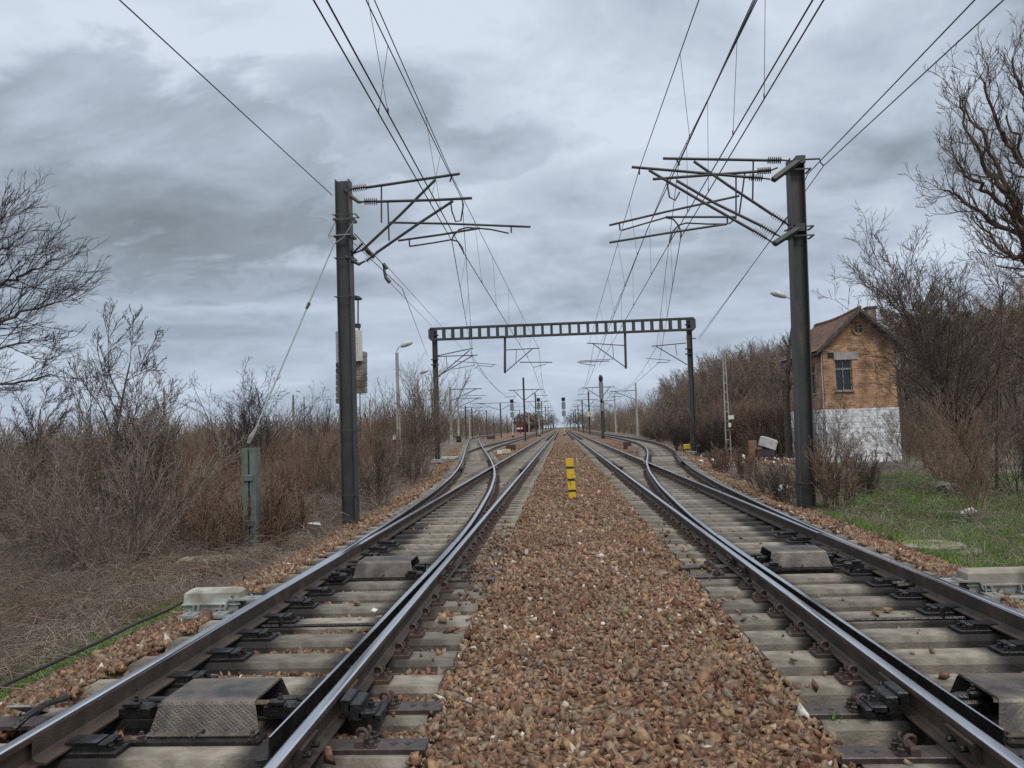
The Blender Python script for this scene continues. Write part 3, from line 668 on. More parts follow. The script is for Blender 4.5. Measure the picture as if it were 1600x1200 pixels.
# ------------------------------------------------------------------ masts and overhead line gear
def ibeam(b, x, y, z0, z1, w, d, t=.02, taper=0, mi=0):
    for sx in (-1, 1): b.box((x+sx*(w/2-t/2), y, (z0+z1)/2), (t, d, z1-z0), mi)
    b.box((x, y, (z0+z1)/2), (w-2*t-.002, t*.8, z1-z0), mi)
YM = 17.5
def P_(x, y, dy=0): return at(x, y, YM+dy)
def tpx(b, pts, r, n=8, dy=0, mi=0): b.tube([P_(x, y, dy) for x, y in pts], r, n, mi)
def insulator(T, p0, p1, n=7, r=.085, y=None):
    y = y or YM; a = at(*p0, y); c = at(*p1, y); b = MB(); b.tube([a, c], .022, 8)
    for k in range(n):
        t0 = (k+.2)/n; t1 = (k+.55)/n; t2 = (k+.8)/n; b.tube([a+(c-a)*t0, a+(c-a)*(t0+.25/n), a+(c-a)*t1], [r*.4, r, r*.4], 12)
    return b.build('insulator', M['insul'], T, True)
def leaning_post(T, top, bot, Y, w, d, zbase, mname='greenmast', t=.022):
    ct, cb = at(top[0], top[1], Y), at(bot[0], bot[1], Y); b = MB()
    z0, z1 = zbase, ct[2]; dx = ct[0]-cb[0]; k = (z1-z0)/(ct[2]-cb[2]); x0 = ct[0]-dx*k
    ibeam(b, 0, Y, z0, z1, w, d, t)
    b.v = [(p[0]+x0+(ct[0]-x0)*(p[2]-z0)/(z1-z0), p[1], p[2]) for p in b.v]
    return b.build('post', M[mname], T), (lambda z: x0+(ct[0]-x0)*(z-z0)/(z1-z0))
# --- left mast
T = thing('catenary_mast', 'tall dark green steel mast left of the tracks with two brackets over the left track', 'catenary mast', (-4.87, YM, -.3))
post, fx = leaning_post(T, (536.5, 283), (548, 808), YM, .33, .30, -.5)
def zpx(py, px=540): return P_(px, py)[2]
for py, ex in ((258+0, 0), (338, .12), (345, .06), (371, .04), (405, .05), (465, .10), (673, .06), (773, .05)):
    if py < 283: continue
    z = zpx(py); x = fx(z); b = MB(); h = .05 if py in (345, 371) else .02
    for sy in (-1, 1): b.box((x+ex/3, YM+sy*.168, z), (.40+ex*1.3, .018, h))
    for sx in (-1, 1): b.box((x+sx*(.185+(ex if sx > 0 else 0)), YM, z), (.02, .34, h*1.2))
    b.build('clamp', M['greenmast'], T)
C_ = MB()
def cant(T, tubes, thin, braces, name='cantilever'):
    b = MB()
    for pts in tubes: tpx(b, pts, .032, 10)
    for pts in thin: tpx(b, pts, .026, 8)
    for pts in braces: tpx(b, pts, .019, 6)
    return b.build(name, M['tube'], T, False)
ca = cant(T, [[(572, 293), (597, 289.5), (718.5, 271.5)], [(680, 281), (624, 337), (566, 391)]], [[(609, 347.7), (700, 349.5), (829, 354.5)]], [[(596, 291), (596, 348)], [(798.5, 352.5), (799, 364)], [(795, 364.5), (767, 358.5), (751, 357), (730, 355.5), (717, 359), (708, 369), (706.5, 376)], [(541, 400), (566, 391)], [(539, 297), (551, 296)], [(706, 275), (703, 284)]])
insulator(ca, (551, 295), (573, 292)); insulator(ca, (549, 398), (567, 380))
cb_ = cant(T, [[(589, 315), (680, 312.5), (737.5, 309.5)], [(708, 314), (650, 352), (588, 395)]], [[(622, 376), (690, 366.5), (750, 356.5)]], [[(606, 316), (608, 376)], [(639.5, 374), (640, 385)], [(640, 385), (680, 379), (705, 374.5), (715, 377), (722, 386), (725, 397)], [(722, 312), (724, 320), (720, 345), (712, 346), (706, 330), (704, 314)], [(561, 413), (571, 408)]])
insulator(cb_, (569, 315), (590, 314.5)); insulator(cb_, (572, 408), (589, 395))
b = MB(); b.tube([P_(539, 297), P_(550, 308), P_(561, 316), P_(570, 315)], [.05, .045, .04, .02], 8); b.build('upper_bracket', M['greenmast'], T)
b = MB(); b.tube([P_(541, 401), P_(552, 408), P_(561, 413), P_(570, 408)], [.05, .045, .04, .02], 8); b.build('lower_bracket', M['greenmast'], T)
# counterweights and pale guard boxes hanging behind the mast
T2 = thing('tension_weights', 'stacked grey concrete tension weights and pale guard plates hanging behind the left mast', 'counterweight', (-4.9, YM+.45, 2.0))
yw = YM+.62
for k in range(7):
    py0, py1 = 566+k*9.3, 575+k*9.3
    for x0, x1, o in ((527, 541, 0), (551, 572, -18)):
        a = at(x0, py0+o*(.9), yw); c = at(x1, py1+o*.9, yw)
        if k*9.3+o+575 > 634: continue
        b = MB(); b.cbox(((a[0]+c[0])/2, yw, (a[2]+c[2])/2), (c[0]-a[0], .26, (a[2]-c[2])*.88), .012); b.build('weight_block', M['weight'], T2)
for x0, x1, y0, y1 in ((525, 534, 518, 565), (554.5, 566, 516.5, 564)):
    a = at(x0, y0, yw-.2); c = at(x1, y1, yw-.2); b = MB(); b.cbox(((a[0]+c[0])/2, yw-.2, (a[2]+c[2])/2), (c[0]-a[0], .10, a[2]-c[2]), .006); b.build('guard_plate', M['white'], T2)
b = MB(); b.tube([at(559.5, 466, yw-.2), at(559.5, 508, yw-.2), at(562, 518, yw-.2)], .018, 6); b.tube([at(562, 560, yw), at(563, 690, yw)], .012, 6); b.box(at(558, 466, yw-.2), (.16, .3, .05)); b.box(at(559, 509, yw-.2), (.12, .12, .09)); b.build('guide_rod', M['greenmast'], T2)
b = MB(); b.tube([at(552, 520, yw), at(552, 634, yw)], .012, 6); b.build('hanger_rod', M['cable'], T2)
# --- right mast
T = thing('catenary_mast', 'tall dark steel mast right of the tracks carrying three stacked brackets, beside the brick house', 'catenary mast', (6.0, YM, -.3))
post, fx = leaning_post(T, (1242, 250), (1260, 785), YM, .33, .30, -.6)
def zpr(py): return P_(1245, py)[2]
for py, ex in ((268, .10), (357, .12), (371, .12), (754, .05)):
    z = zpr(py); x = fx(z); b = MB()
    for sy in (-1, 1): b.box((x+ex/3, YM+sy*.168, z), (.40+ex*1.3, .018, .03))
    for sx in (-1, 1): b.box((x+sx*(.185+(ex if sx > 0 else 0)), YM, z), (.02, .34, .04))
    b.build('clamp', M['greenmast'], T)
for p0, p1, nm in (((1250, 250), (1208, 281), 'upper_bracket'), ((1249, 356), (1210, 381), 'lower_bracket')):
    a, c = P_(*p0), P_(*p1); b = MB(); d = (c-a); L_ = np.linalg.norm(d)
    a = at(*p0, YM-.16); c = at(*p1, YM-.5)
    b.tube([a, c], .072, 4); b.box(a+np.array([0, .1, 0]), (.20, .34, .17)); b.build(nm, M['greenmast'], T)
c1_ = cant(T, [[(1036, 247.5), (1120, 249), (1200, 250.5)], [(1084, 252), (1140, 291), (1208, 336)]], [[(952, 352), (1040, 331), (1155, 306)]], [[(1177, 251), (1176, 312)], [(967.5, 349.5), (969, 360)], [(971, 360), (1005, 350), (1040, 340), (1052, 342.5), (1060, 352), (1064, 363), (1063.5, 372)], [(1057, 249), (1062, 258)], [(1221, 250), (1240, 252)], [(1227, 348), (1238, 358)]])
insulator(c1_, (1199, 250.5), (1221, 250.5)); insulator(c1_, (1206, 334.5), (1229, 349))
c2_ = cant(T, [[(1020, 280), (1100, 274), (1184, 268)], [(1057, 282), (1120, 319), (1190, 353)]], [[(1040, 339), (1100, 339), (1150, 339)]], [[(1164, 269), (1155, 335)], [(1136, 339), (1137, 350)], [(1135, 350), (1105, 350), (1072, 348.5), (1060, 352), (1051, 362), (1046.5, 379)], [(1205, 266), (1215, 262)], [(1212, 366), (1222, 371)], [(1042, 285), (1046, 308), (1055, 313), (1062, 300)]])
insulator(c2_, (1183, 268), (1205, 266)); insulator(c2_, (1189, 352.5), (1212, 366))
c3_ = cant(T, [[(987, 261), (1070, 268), (1171, 277)], [(1014, 266), (1090, 311), (1178, 361)]], [[(952, 379), (1050, 363), (1136, 350)]], [[(1150, 277), (1150, 341)], [(999, 264), (999, 273)], [(1191, 278.5), (1204, 280)], [(1198, 373), (1210, 381)], [(1150, 341), (1139, 350)]])
insulator(c3_, (1170, 277), (1192, 278.5)); insulator(c3_, (1177, 360), (1198, 373))
b = MB(); b.tube([P_(1240, 250), P_(1281, 248)], .022, 8); b.tube([P_(1281, 249), P_(1282, 254), P_(1287, 259)], .014, 6); b.build('feeder_arm', M['greenmast'], T)
# --- gantry
YG = 48.0
def G_(x, y, dy=0): return at(x, y, YG+dy)
T = thing('portal_gantry', 'steel portal gantry spanning all the tracks with a ladder like crossbeam', 'gantry', (0, YG, -.2))
for top, bot in (((679, 516), (684, 716)), ((1076, 499), (1084, 704))):
    ct, cb = G_(*top), G_(*bot); b = MB(); 
    for sy in (-.28, .28): ibeam(b, 0, YG+sy*.0, -.4, ct[2], .30, .28, .02)
    b.v = [(p[0]+cb[0]+(ct[0]-cb[0])*(p[2]+.4)/(ct[2]+.4), p[1], p[2]) for p in b.v[:24]]; b.f = b.f[:18]; b.m = b.m[:18]; b.build('leg', M['greenmast'], T)
    b = MB(); b.cbox((cb[0], YG, -.08), (.75, .75, .2), .03); b.build('footing', M['concpole'], T)
    for py in (8, 46, 54):
        q = G_(top[0]+.3, top[1]+py); b = MB(); b.box(q, (.44, .40, .05)); b.build('clamp', M['greenmast'], T)
A, B_ = G_(672.5, 514), G_(1083, 497.5); A2, B2 = G_(672.5, 531), G_(1083, 514)
for yy in (-.22, .22):
    b = MB(); h = (A[2]-A2[2])
    dv = B_-A; n = 29
    for z_ in (0, -h+.0): b.add([A+np.array([0, yy+e, z_+g]) for e in (-.05, .05) for g in (-.05, .05)]+[B_+np.array([0, yy+e, z_+g]) for e in (-.05, .05) for g in (-.05, .05)], [(0, 1, 3, 2), (4, 6, 7, 5), (0, 4, 5, 1), (2, 3, 7, 6), (0, 2, 6, 4), (1, 5, 7, 3)])
    for k in range(n):
        p = A+dv*((k+.5)/n if 0 < k < n-1 else (.004 if k == 0 else .996)); b.box(p+np.array([0, yy, -h/2]), (.16 if 0 < k < n-1 else .34, .03, h-.1))
    b.build('crossbeam_truss', M['greenmast'], T)
b = MB()
for k in range(n+1):
    p = A+dv*(k/n)
    for z_ in (0, -h): b.box(p+np.array([0, 0, z_]), (.08, .34, .03))
b.build('lacing', M['greenmast'], T)
for x, y0, y1 in ((789, 527, 583), (978, 520, 576)):
    b = MB(); b.tube([G_(x-1.5 if x > 900 else x, y0), G_(x, y1)], .075, 8); b.build('drop_post', M['greenmast'], T)
def smallcant(T, tubes, thin, Y, r=.032):
    b = MB()
    for pts in tubes: b.tube([at(x, y, Y) for x, y in pts], r, 6)
    for pts in thin: b.tube([at(x, y, Y) for x, y in pts], r*.6, 5)
    return b.build('cantilever', M['tube'], T)
smallcant(T, [[(790, 547), (843, 544)], [(790, 581), (832, 545)], [(812, 566), (863, 566)]], [[(807, 546), (806, 566)], [(854, 566), (855, 568)], [(853, 569), (833, 574)]], YG)
smallcant(T, [[(978, 540), (917, 536)], [(979, 575), (925, 536)], [(952, 564), (902, 566)]], [[(957, 538), (959, 561)], [(906, 565), (907, 568), (930, 571)], [(958, 561), (905, 564)]], YG)
smallcant(T, [[(683, 556), (739, 544)], [(684, 589), (734, 547)]], [[(697, 556), (699, 576)], [(710, 564), (776, 570)], [(770, 569), (771, 572)], [(770, 573), (748, 571), (741, 576)]], YG)
smallcant(T, [[(683, 557), (746, 555)], [(684, 588), (738, 556)]], [[(708, 577), (743, 570)]], YG+.25)
smallcant(T, [[(1072, 536), (1018, 541)], [(1074, 570), (1025, 541)]], [[(1055, 538), (1058, 556)], [(1010, 560), (1048, 563)], [(1046, 562), (1045, 566), (1025, 567)]], YG)
smallcant(T, [[(1072, 528), (1088, 529)]], [], YG)
# --- wires
def wire(pts, label, group='overhead contact wires and feeders', r=.009, name='overhead_wire', cat='overhead wire', sag=0.0):
    P = [np.array(p, float) for p in pts]; out = [P[0]]
    for a, c in zip(P[:-1], P[1:]):
        n = max(1, int(np.linalg.norm(c-a)/6)) if sag else 1
        for k in range(1, n+1):
            t = k/n; q = a+(c-a)*t; q = q-np.array([0, 0, sag*4*t*(1-t)*min(1, np.linalg.norm(c-a)/50)]); out.append(q)
    b = MB(); b.tube(out, r, 5); o = b.build(name, M['wire']); o['label'] = label; o['category'] = cat; o['group'] = group
    return o, out
def back(top, q, Y):
    """extend a wire from the mast point q back over the camera through the picture's top edge point"""
    a = atz(top[0], top[1], q[2]-.02); d = (a-q)/(q[1]-a[1]); return [q+d*(q[1]+8), a]
def interp(P, y):
    for a, c in zip(P[:-1], P[1:]):
        if (a[1]-y)*(c[1]-y) <= 0 and abs(a[1]-c[1]) > 1e-6: return a+(c-a)*((y-a[1])/(c[1]-a[1]))
def catenary(top_m, m, m2, top_c, c, c2, lab, mid_m=(), mid_c=(), ym=YM, drops=(4.5, 9, 13, 22, 27, 32, 37, 42)):
    qm, qc = at(*m, ym), at(*c, ym)
    Pm = back(top_m, qm, ym)+[qm]+[at(x, y, Y) for x, y, Y in mid_m]+[at(*m2, YG)]
    Pc = back(top_c, qc, ym)+[qc]+[at(x, y, Y) for x, y, Y in mid_c]+[at(*c2, YG)]
    om, _ = wire(Pm, 'carrier wire of %s' % lab, r=.0085); oc, _ = wire(Pc, 'contact wire of %s' % lab, r=.010)
    for y in drops:
        a, b2 = interp(Pm, y), interp(Pc, y)
        if a is None or b2 is None: continue
        b = MB(); b.tube([a, b2], .004, 4); b.tube([b2, b2+np.array([0, 0, .07])], .010, 5); b.build('dropper', M['wire'], om)
    return Pm, Pc
catenary((585, 0), (706, 275), (842, 545), (510, 0), (725, 396), (833, 573), 'the left main track, sloping from the top edge to the gantry', drops=(4, 9.5, 14, 21, 25, 30, 36, 42))
catenary((572, 0), (722, 312), (738, 547), (490, 0), (706, 376), (741, 574), 'the left branch, hanging off the lower bracket of the left mast', drops=(5, 10.2, 14.5, 23, 29, 35, 41))
catenary((1092, 0), (999, 264), (920, 537), (1180, 0), (1012, 357), (929, 571), 'the right main track, leftmost bundle on the right mast', drops=(7, 12, 20, 24, 29, 35, 41))
catenary((1183, 0), (1042, 285), (938, 538), (1270, 0), (1046.5, 379), (936, 572), 'the right crossover, middle bundle on the right mast', drops=(6, 11, 15, 21, 26, 31, 37, 43))
catenary((1177, 0), (1060, 258), (1026, 541), (1287, 0), (1063.5, 372), (1030, 566), 'the right branch, on the uppermost bracket of the right mast', drops=(5.5, 10, 14, 23, 29, 35, 41))
q = P_(519, 305); wire(back((187, 0), q, YM)+[q], 'single feeder wire slanting down to the top of the left mast from the upper left', r=.010)
q = P_(1262, 272); wire(back((1523, 0), q, YM)+[q, at(1238, 330, 19.5), at(1092, 527, YG)], 'upper feeder wire running from the upper right corner past the right mast', r=.011)
q = P_(1287, 259); wire(back((1568, 0), q, YM)+[q, at(1092, 531, YG)], 'lower feeder wire hooked to the arm end of the right mast', r=.011)
wire([P_(553, 380), P_(601, 427)+np.array([0, 2, 0]), at(668, 556, YG)], 'return wire curving from the left mast down to the gantry leg', r=.009)
aY = at(601, 416, YM+4)
wire([P_(554, 365), aY], 'short anchoring stay between left mast and its insulator', r=.012)
wire([at(601, 412, YM+4), at(692, 512, YG), at(760, 585, 100)], 'upper wire fanning out of the left mast anchor towards the gantry', r=.009)
wire([at(608, 440, YM+4), at(675, 510, YG)], 'lower wire fanning out of the left mast anchor towards the gantry', r=.009)
T = thing('line_insulator', 'dark double insulator with yoke hanging in the anchor wires right of the left mast', 'insulator', tuple(at(601, 420, YM+4)))
b = MB(); b.tube([at(571, 389, YM+1.4), at(576, 394, YM+1.6), at(583, 401, YM+1.9)], [.05, .065, .05], 10); b.build('insulator_rod', M['insul'], T)
b = MB(); b.tube([at(599, 412, YM+4), at(601, 427, YM+4), at(603, 434, YM+4), at(609, 441, YM+4)], [.03, .04, .05, .06], 8); b.tube([at(599, 412, YM+4), at(605, 420, YM+4)], .05, 8); b.build('yoke', M['tube'], T)
# --- guy post and stay of the left mast
T = thing('guy_anchor_post', 'short grey green anchor post of two joined channels standing in the reddish brushwood', 'anchor post', (-6.1, 14.4, -.5))
g0 = at(385.5, 700, 14.4); gx = g0[0]+.08
for sx, nm in ((-.075, 0), (.075, 1)):
    b = MB(); b.box((gx+sx, 14.4, (g0[2]-.6)/2), (.115, .24, g0[2]+.6)); b.build('channel', M['anchor'], T)
for py in (746, 816):
    z = at(385, py, 14.4)[2]; b = MB(); b.cbox((gx, 14.26, z), (.17, .03, .11), .008); b.build('batten_plate', M['anchor'], T)
b = MB(); b.cbox((gx, 14.4, -.45), (.7, .7, .35), .05); b.build('footing', M['mossconc'], T)
T = thing('guy_stay', 'pale tensioned stay rod with turnbuckle running from the anchor post up to the left mast', 'stay wire', tuple(at(390, 696, 14.4)))
p0, p1, p2 = at(390, 692, 14.4), at(481, 478, 16.3), at(522, 381, 17.3)
b = MB(); b.tube([p0, p1, p2], .016, 6); b.build('stay_rod', M['galv'], T)
b = MB(); b.tube([at(388, 693, 14.4), at(392, 684, 14.42), at(401, 669, 14.45)], [.03, .05, .03], 6); b.build('turnbuckle', M['galv'], T)
b = MB(); b.tube([at(479, 482, 16.25), at(483, 474, 16.35)], [.03, .04], 6); b.build('coupling', M['tube'], T)
for pts in ([(522, 381), (513, 369), (524, 346)], [(522, 381), (537, 371), (553, 345)], [(513, 369), (548, 366)]):
    b = MB(); b.tube([at(x, y, 17.3) for x, y in pts], .013, 6); b.build('bridle', M['galv'], T)
# --- far masts and their lines
NUM = ['first', 'second', 'third', 'fourth', 'fifth', 'sixth', 'seventh', 'eighth', 'ninth', 'tenth', 'eleventh', 'twelfth', 'thirteenth']
def far_mast(x, y, H, arms, label, group, m='darkpole', w=.26, d=.26, zb_=-.2):
    T = thing('catenary_mast', label, 'catenary mast', (x, y, zb_), group)
    b = MB()
    if m == 'concpole': b.add([(x+a*w/2*k, y+c*d/2*k, z) for z, k in ((zb_, 1.15), (H, .75)) for a, c in ((-1, -1), (1, -1), (1, 1), (-1, 1))], [(3, 2, 1, 0), (4, 5, 6, 7), (0, 1, 5, 4), (1, 2, 6, 5), (2, 3, 7, 6), (3, 0, 4, 7)])
    else: ibeam(b, x, y, zb_, H, w, d, .03)
    b.build('post', M[m], T)
    for s in arms:
        L_ = abs(s); sg = 1 if s > 0 else -1; b = MB()
        b.tube([(x, y, 7.35), (x+sg*L_, y, 7.3)], .055, 5); b.tube([(x, y, 5.75), (x+sg*(L_-.7), y, 7.28)], .05, 5)
        b.tube([(x+sg*(L_*.5), y, 6.45), (x+sg*(L_+.6), y, 6.35)], .032, 5); b.tube([(x+sg*(L_*.42), y, 7.3), (x+sg*(L_*.45), y, 6.45)], .02, 4)
        b.tube([(x+sg*(L_*.62), y, 6.4), (x+sg*(L_*.64), y, 6.1), (x+sg*(L_-.1), y, 5.85)], .022, 4)
        b.build('cantilever', M['tube'], T)
    return T
ROWY = [112, 163, 214, 266, 320, 375, 430, 490, 550]
for i, y in enumerate(ROWY):
    far_mast(-5.25, y, 9.1, [2.9, -2.2], '%s far mast beyond the gantry between left main line and loop, T shaped arms' % NUM[i], 'row of masts left of the left main line')
    far_mast(5.95, y+1, 9.1, [-2.9, 2.0], '%s far mast beyond the gantry between right main line and branch, T shaped arms' % NUM[i], 'row of masts right of the right main line', w=.36 if i == 0 else .3)
for s, x, nm in ((-1, -2.2, 'left main line'), (1, 2.75, 'right main line'), (-1, -7.0, 'left loop line'), (1, 7.75, 'right branch line')):
    ysup = [YG]+ROWY
    for hi, z0, z1, sg in ((1, 6.7, 7.25, 1.3), (0, 5.55, 5.85, .25)):
        pts = [(x, y, (z0 if y == YG else z1)) for y in ysup]
        if x == -7.0: pts[0] = tuple(at(735, 550, YG)) if hi else tuple(at(745, 574, YG))
        if x == 7.75: pts[0] = tuple(at(1026, 541, YG)) if hi else tuple(at(1030, 566, YG))
        if x == -2.2: pts[0] = tuple(at(842, 545, YG)) if hi else tuple(at(833, 573, YG))
        if x == 2.75: pts[0] = tuple(at(928, 537, YG)) if hi else tuple(at(930, 571, YG))
        o, out = wire(pts, '%s wire of the %s beyond the gantry' % ('sagging carrier' if hi else 'contact', nm), sag=sg, r=.012)
        if hi: hiP = out; hio = o
        else:
            for y in [54, 60, 66, 72, 78, 84, 90, 96, 102, 108]:
                a, c = interp([np.array(p) for p in hiP], y), interp([np.array(p) for p in out], y); b = MB(); b.tube([a, c], .006, 3); b.build('dropper', M['wire'], hio)
# concrete masts of the yard on the left, steel and concrete poles on the right
for i, (px, py, Y, H, arms, m) in enumerate([(703, 605, 104, None, [4.3], 'concpole'), (715, 622, 135, None, [4.3], 'concpole'), (727, 634, 165, None, [-3.5], 'darkpole'), (733, 640, 200, None, [], 'concpole'), (737, 637, 190, None, [-3, 3], 'darkpole'), (748, 642, 230, None, [3], 'concpole'), (760, 641, 210, None, [3.2], 'darkpole'), (781.5, 629, 165, None, [-5, 3.5], 'darkpole'), (792, 648, 260, None, [3], 'darkpole'), (812, 640, 240, None, [-2.5], 'darkpole'), (826, 647, 270, None, [2], 'concpole'), (771, 650, 260, None, [3], 'darkpole'), (803, 651, 300, None, [-3], 'darkpole')]):
    p = at(px, py, Y); far_mast(p[0], Y, p[2], [] if p[2] < 7.2 else arms, '%s yard mast counted from the left concrete pole behind the gantry leg' % NUM[i], 'masts of the yard on the left', m, .34 if m == 'concpole' else .25)
for i, (px, py, Y) in enumerate([(993, 598, 128), (960, 616, 175), (943, 626, 225)]):
    p = at(px, py, Y); far_mast(p[0], Y, p[2], [-4.2], '%s grey pole counted from the gantry along the foot of the wooded slope' % NUM[i], 'poles along the foot of the slope', 'concpole' if i < 2 else 'darkpole', .34)
# ------------------------------------------------------------------ signals
def signal(px, py, Y, label, heads=((0, 1.2), (1.5, 3.9), (4.4, 6.2)), w=.8, base=None, pole='lampgrey', k=1.0):
    p = at(px, py, Y); x = p[0]; zt = p[2]; T = thing('railway_signal', label, 'railway signal', (x, Y, -.1), 'light signals between the tracks')
    b = MB(); b.tube([(x, Y+.25, -.1), (x, Y+.25, zt-.2)], .09, 8); b.build('pole', M[pole], T)
    for j, (a, c) in enumerate(heads):
        a *= k; c *= k; b = MB(); b.cbox((x, Y, zt-(a+c)/2), (w if j else w*.95, .22, c-a), .05); b.build('signal_head', M['black'] if j == 0 else M['signalgrey'], T)
        if j == 0:
            b = MB(); b.box((x, Y-.12, zt-c+.02), (w*.7, .25, .03)); b.box((x, Y-.12, zt-.5*c), (w*.7, .25, .03)); b.build('hood', M['black'], T)
    b = MB(); b.cbox((x, Y+.25, .05), (.5, .5, .5), .04); b.build('footing', M['black'], T)
    return T
signal(880, 621, 160, 'tall light signal standing in the gravel strip straight ahead', k=.62)
signal(841, 622, 165, 'light signal right beside the left row of masts', k=.62)
signal(799.5, 624, 165, 'light signal with grey heads out in the left yard', k=.62)
signal(938.5, 588, 112, 'tall grey backed signal partly behind the first mast on the right', heads=((0, .7), (.8, 3.3), (3.9, 5.0)), w=.62, pole='darkpole')
# ------------------------------------------------------------------ lamps and poles
def lamp_post(px0, top, base, Y, headpx, label, m='concpole', w=.20, group='lamp posts'):
    a = at(px0, top, Y); z0 = float(zg(a[0], Y)) - .1; T = thing('street_lamp', label, 'lamp post', (a[0], Y, z0), group); b = MB()
    if m == 'concpole':                                  # twin legged concrete pole with rungs
        for sx in (-1, 1): b.add([(a[0]+sx*w*k2+e*.03, Y+g*.06, z) for z, k2 in ((z0, .5), (a[2]-2.0, .2)) for e, g in ((-1, -1), (1, -1), (1, 1), (-1, 1))], [(3, 2, 1, 0), (4, 5, 6, 7), (0, 1, 5, 4), (1, 2, 6, 5), (2, 3, 7, 6), (3, 0, 4, 7)])
        z = z0+.8
        while z < a[2]-2: b.box((a[0], Y, z), (w*.8, .1, .07)); z += .85
        b.box((a[0], Y, a[2]-1.0), (.13, .13, 2.0))
    else: b.tube([(a[0], Y, z0), (a[0], Y, a[2])], .06, 8)
    b.build('pole', M['concpole' if m == 'concpole' else m], T)
    h = at(*headpx, Y); d = h-a; b = MB(); b.tube([a-np.array([0, 0, .3]), a+np.array([0, 0, .1]), a+d*.5+np.array([0, 0, .12]), h], .028, 6); b.build('arm', M['lampgrey'], T)
    sg = 1 if d[0] > 0 else -1; b = MB(); b.tube([h-d*.1, h+np.array([sg*.12, 0, .05]), h+np.array([sg*.38, 0, .14]), h+np.array([sg*.55, 0, .15])], [.05, .12, .13, .04], 10)
    b.v = [(q[0], q[1]*.6+Y*.4 if False else q[1], q[2]) for q in b.v]; b.build('lamp_head', M['lampgrey'], T, True)
    return T
T = lamp_post(620, 551, 728, 36, (627, 541), 'lamp on a twin leg concrete pole among bushes between left mast and gantry')
q = at(616.5, 683, 35.8); b = MB(); b.cbox(q, (.13, .12, .22), .01); b.build('meter_box', M['white'], T)
lamp_post(652.5, 592, 700, 52, (657, 583), 'shorter distant lamp just left of the gantry leg')
lamp_post(1242, 478, 700, 30, (1227, 463), 'lamp with grey head peeking out left of the right mast', m='lampgrey')
lamp_post(256, 607, 700, 75, (250, 598), 'small far lamp above the bushes on the left, beyond the big shrub', m='darkpole')
lamp_post(475, 620, 700, 95, (469, 612), 'tiny far lamp on a dark pole just left of the left mast', m='darkpole')
def plainpole(px, py, Y, label, w=.22):
    a = at(px, py, Y); z0 = float(zg(a[0], Y))-.2; b = MB(); b.add([(a[0]+e*w/2*k2, Y+g*w/2*k2, z) for z, k2 in ((z0, 1.2), (a[2], .8)) for e, g in ((-1, -1), (1, -1), (1, 1), (-1, 1))], [(3, 2, 1, 0), (4, 5, 6, 7), (0, 1, 5, 4), (1, 2, 6, 5), (2, 3, 7, 6), (3, 0, 4, 7)])
    tag(b.build('utility_pole', M['weight'], org=(a[0], Y, z0)), label, 'pole')
plainpole(458, 617, 80, 'plain brownish pole poking out of the bushes left of the left mast')
plainpole(577.5, 625, 90, 'thin pole seen between the left mast and the concrete lamp post', .18)
plainpole(674.5, 608, 78, 'slim grey pole hidden by the left gantry leg', .2)
# steel lattice post with small boxes on the right
a = at(1130.5, 547, 42); z0 = float(zg(a[0], 42))-.2
T = thing('lattice_post', 'slim concrete ladder post with small white boxes standing before the wooded slope', 'post', (a[0], 42, z0))
b = MB(); bb = at(1138, 698, 42)
for sx in (-1, 1): b.add([((a[0] if t else bb[0])+sx*(.05 if t else .13)+e*.028, 42+g*.05, z) for z, t in ((z0, 0), (a[2], 1)) for e, g in ((-1, -1), (1, -1), (1, 1), (-1, 1))], [(3, 2, 1, 0), (4, 5, 6, 7), (0, 1, 5, 4), (1, 2, 6, 5), (2, 3, 7, 6), (3, 0, 4, 7)])
for k in range(12): t = (k+.5)/12; b.box((bb[0]+(a[0]-bb[0])*t, 42, z0+(a[2]-z0)*t), (.22-.14*t, .07, .05))
b.build('ladder_pole', M['concpole'], T)
for (x, y, w, h) in ((1142, 652, 8, 6), (1140, 664, 3.4, 6)):
    q = at(x, y, 41.8); b = MB(); b.cbox(q, (w/29, .15, h/29), .01); b.build('meter_box', M['white'], T)
b = MB(); b.tube([at(1140, 668, 41.8), (at(1140, 698, 41.8))], .025, 6); b.build('conduit', M['darkpole'], T)
# ------------------------------------------------------------------ yellow marker post
p0 = at(895, 778, 19.3); T = thing('marker_post', 'short yellow post with three black bands standing in the middle gravel strip', 'marker post', (p0[0], 19.3, -.02))
x = p0[0]; zt = at(892, 716.5, 19.3)[2]; w = .185
zz = [-.05, .165, .22, .435, .49, .735, .79, zt]; lean = -.05
for i in range(7):
    a, c = zz[i], zz[i+1]; b = MB(); ww = w if i % 2 == 0 else w+.003
    b.add([(x+e*ww/2+lean*z, 19.3+g*ww/2, z) for z in (a, c) for e, g in ((-1, -1), (1, -1), (1, 1), (-1, 1))], [(3, 2, 1, 0), (4, 5, 6, 7), (0, 1, 5, 4), (1, 2, 6, 5), (2, 3, 7, 6), (3, 0, 4, 7)])
    b.build('yellow_band' if i % 2 == 0 else 'black_band', M['yellow'] if i % 2 == 0 else M['black'], T)
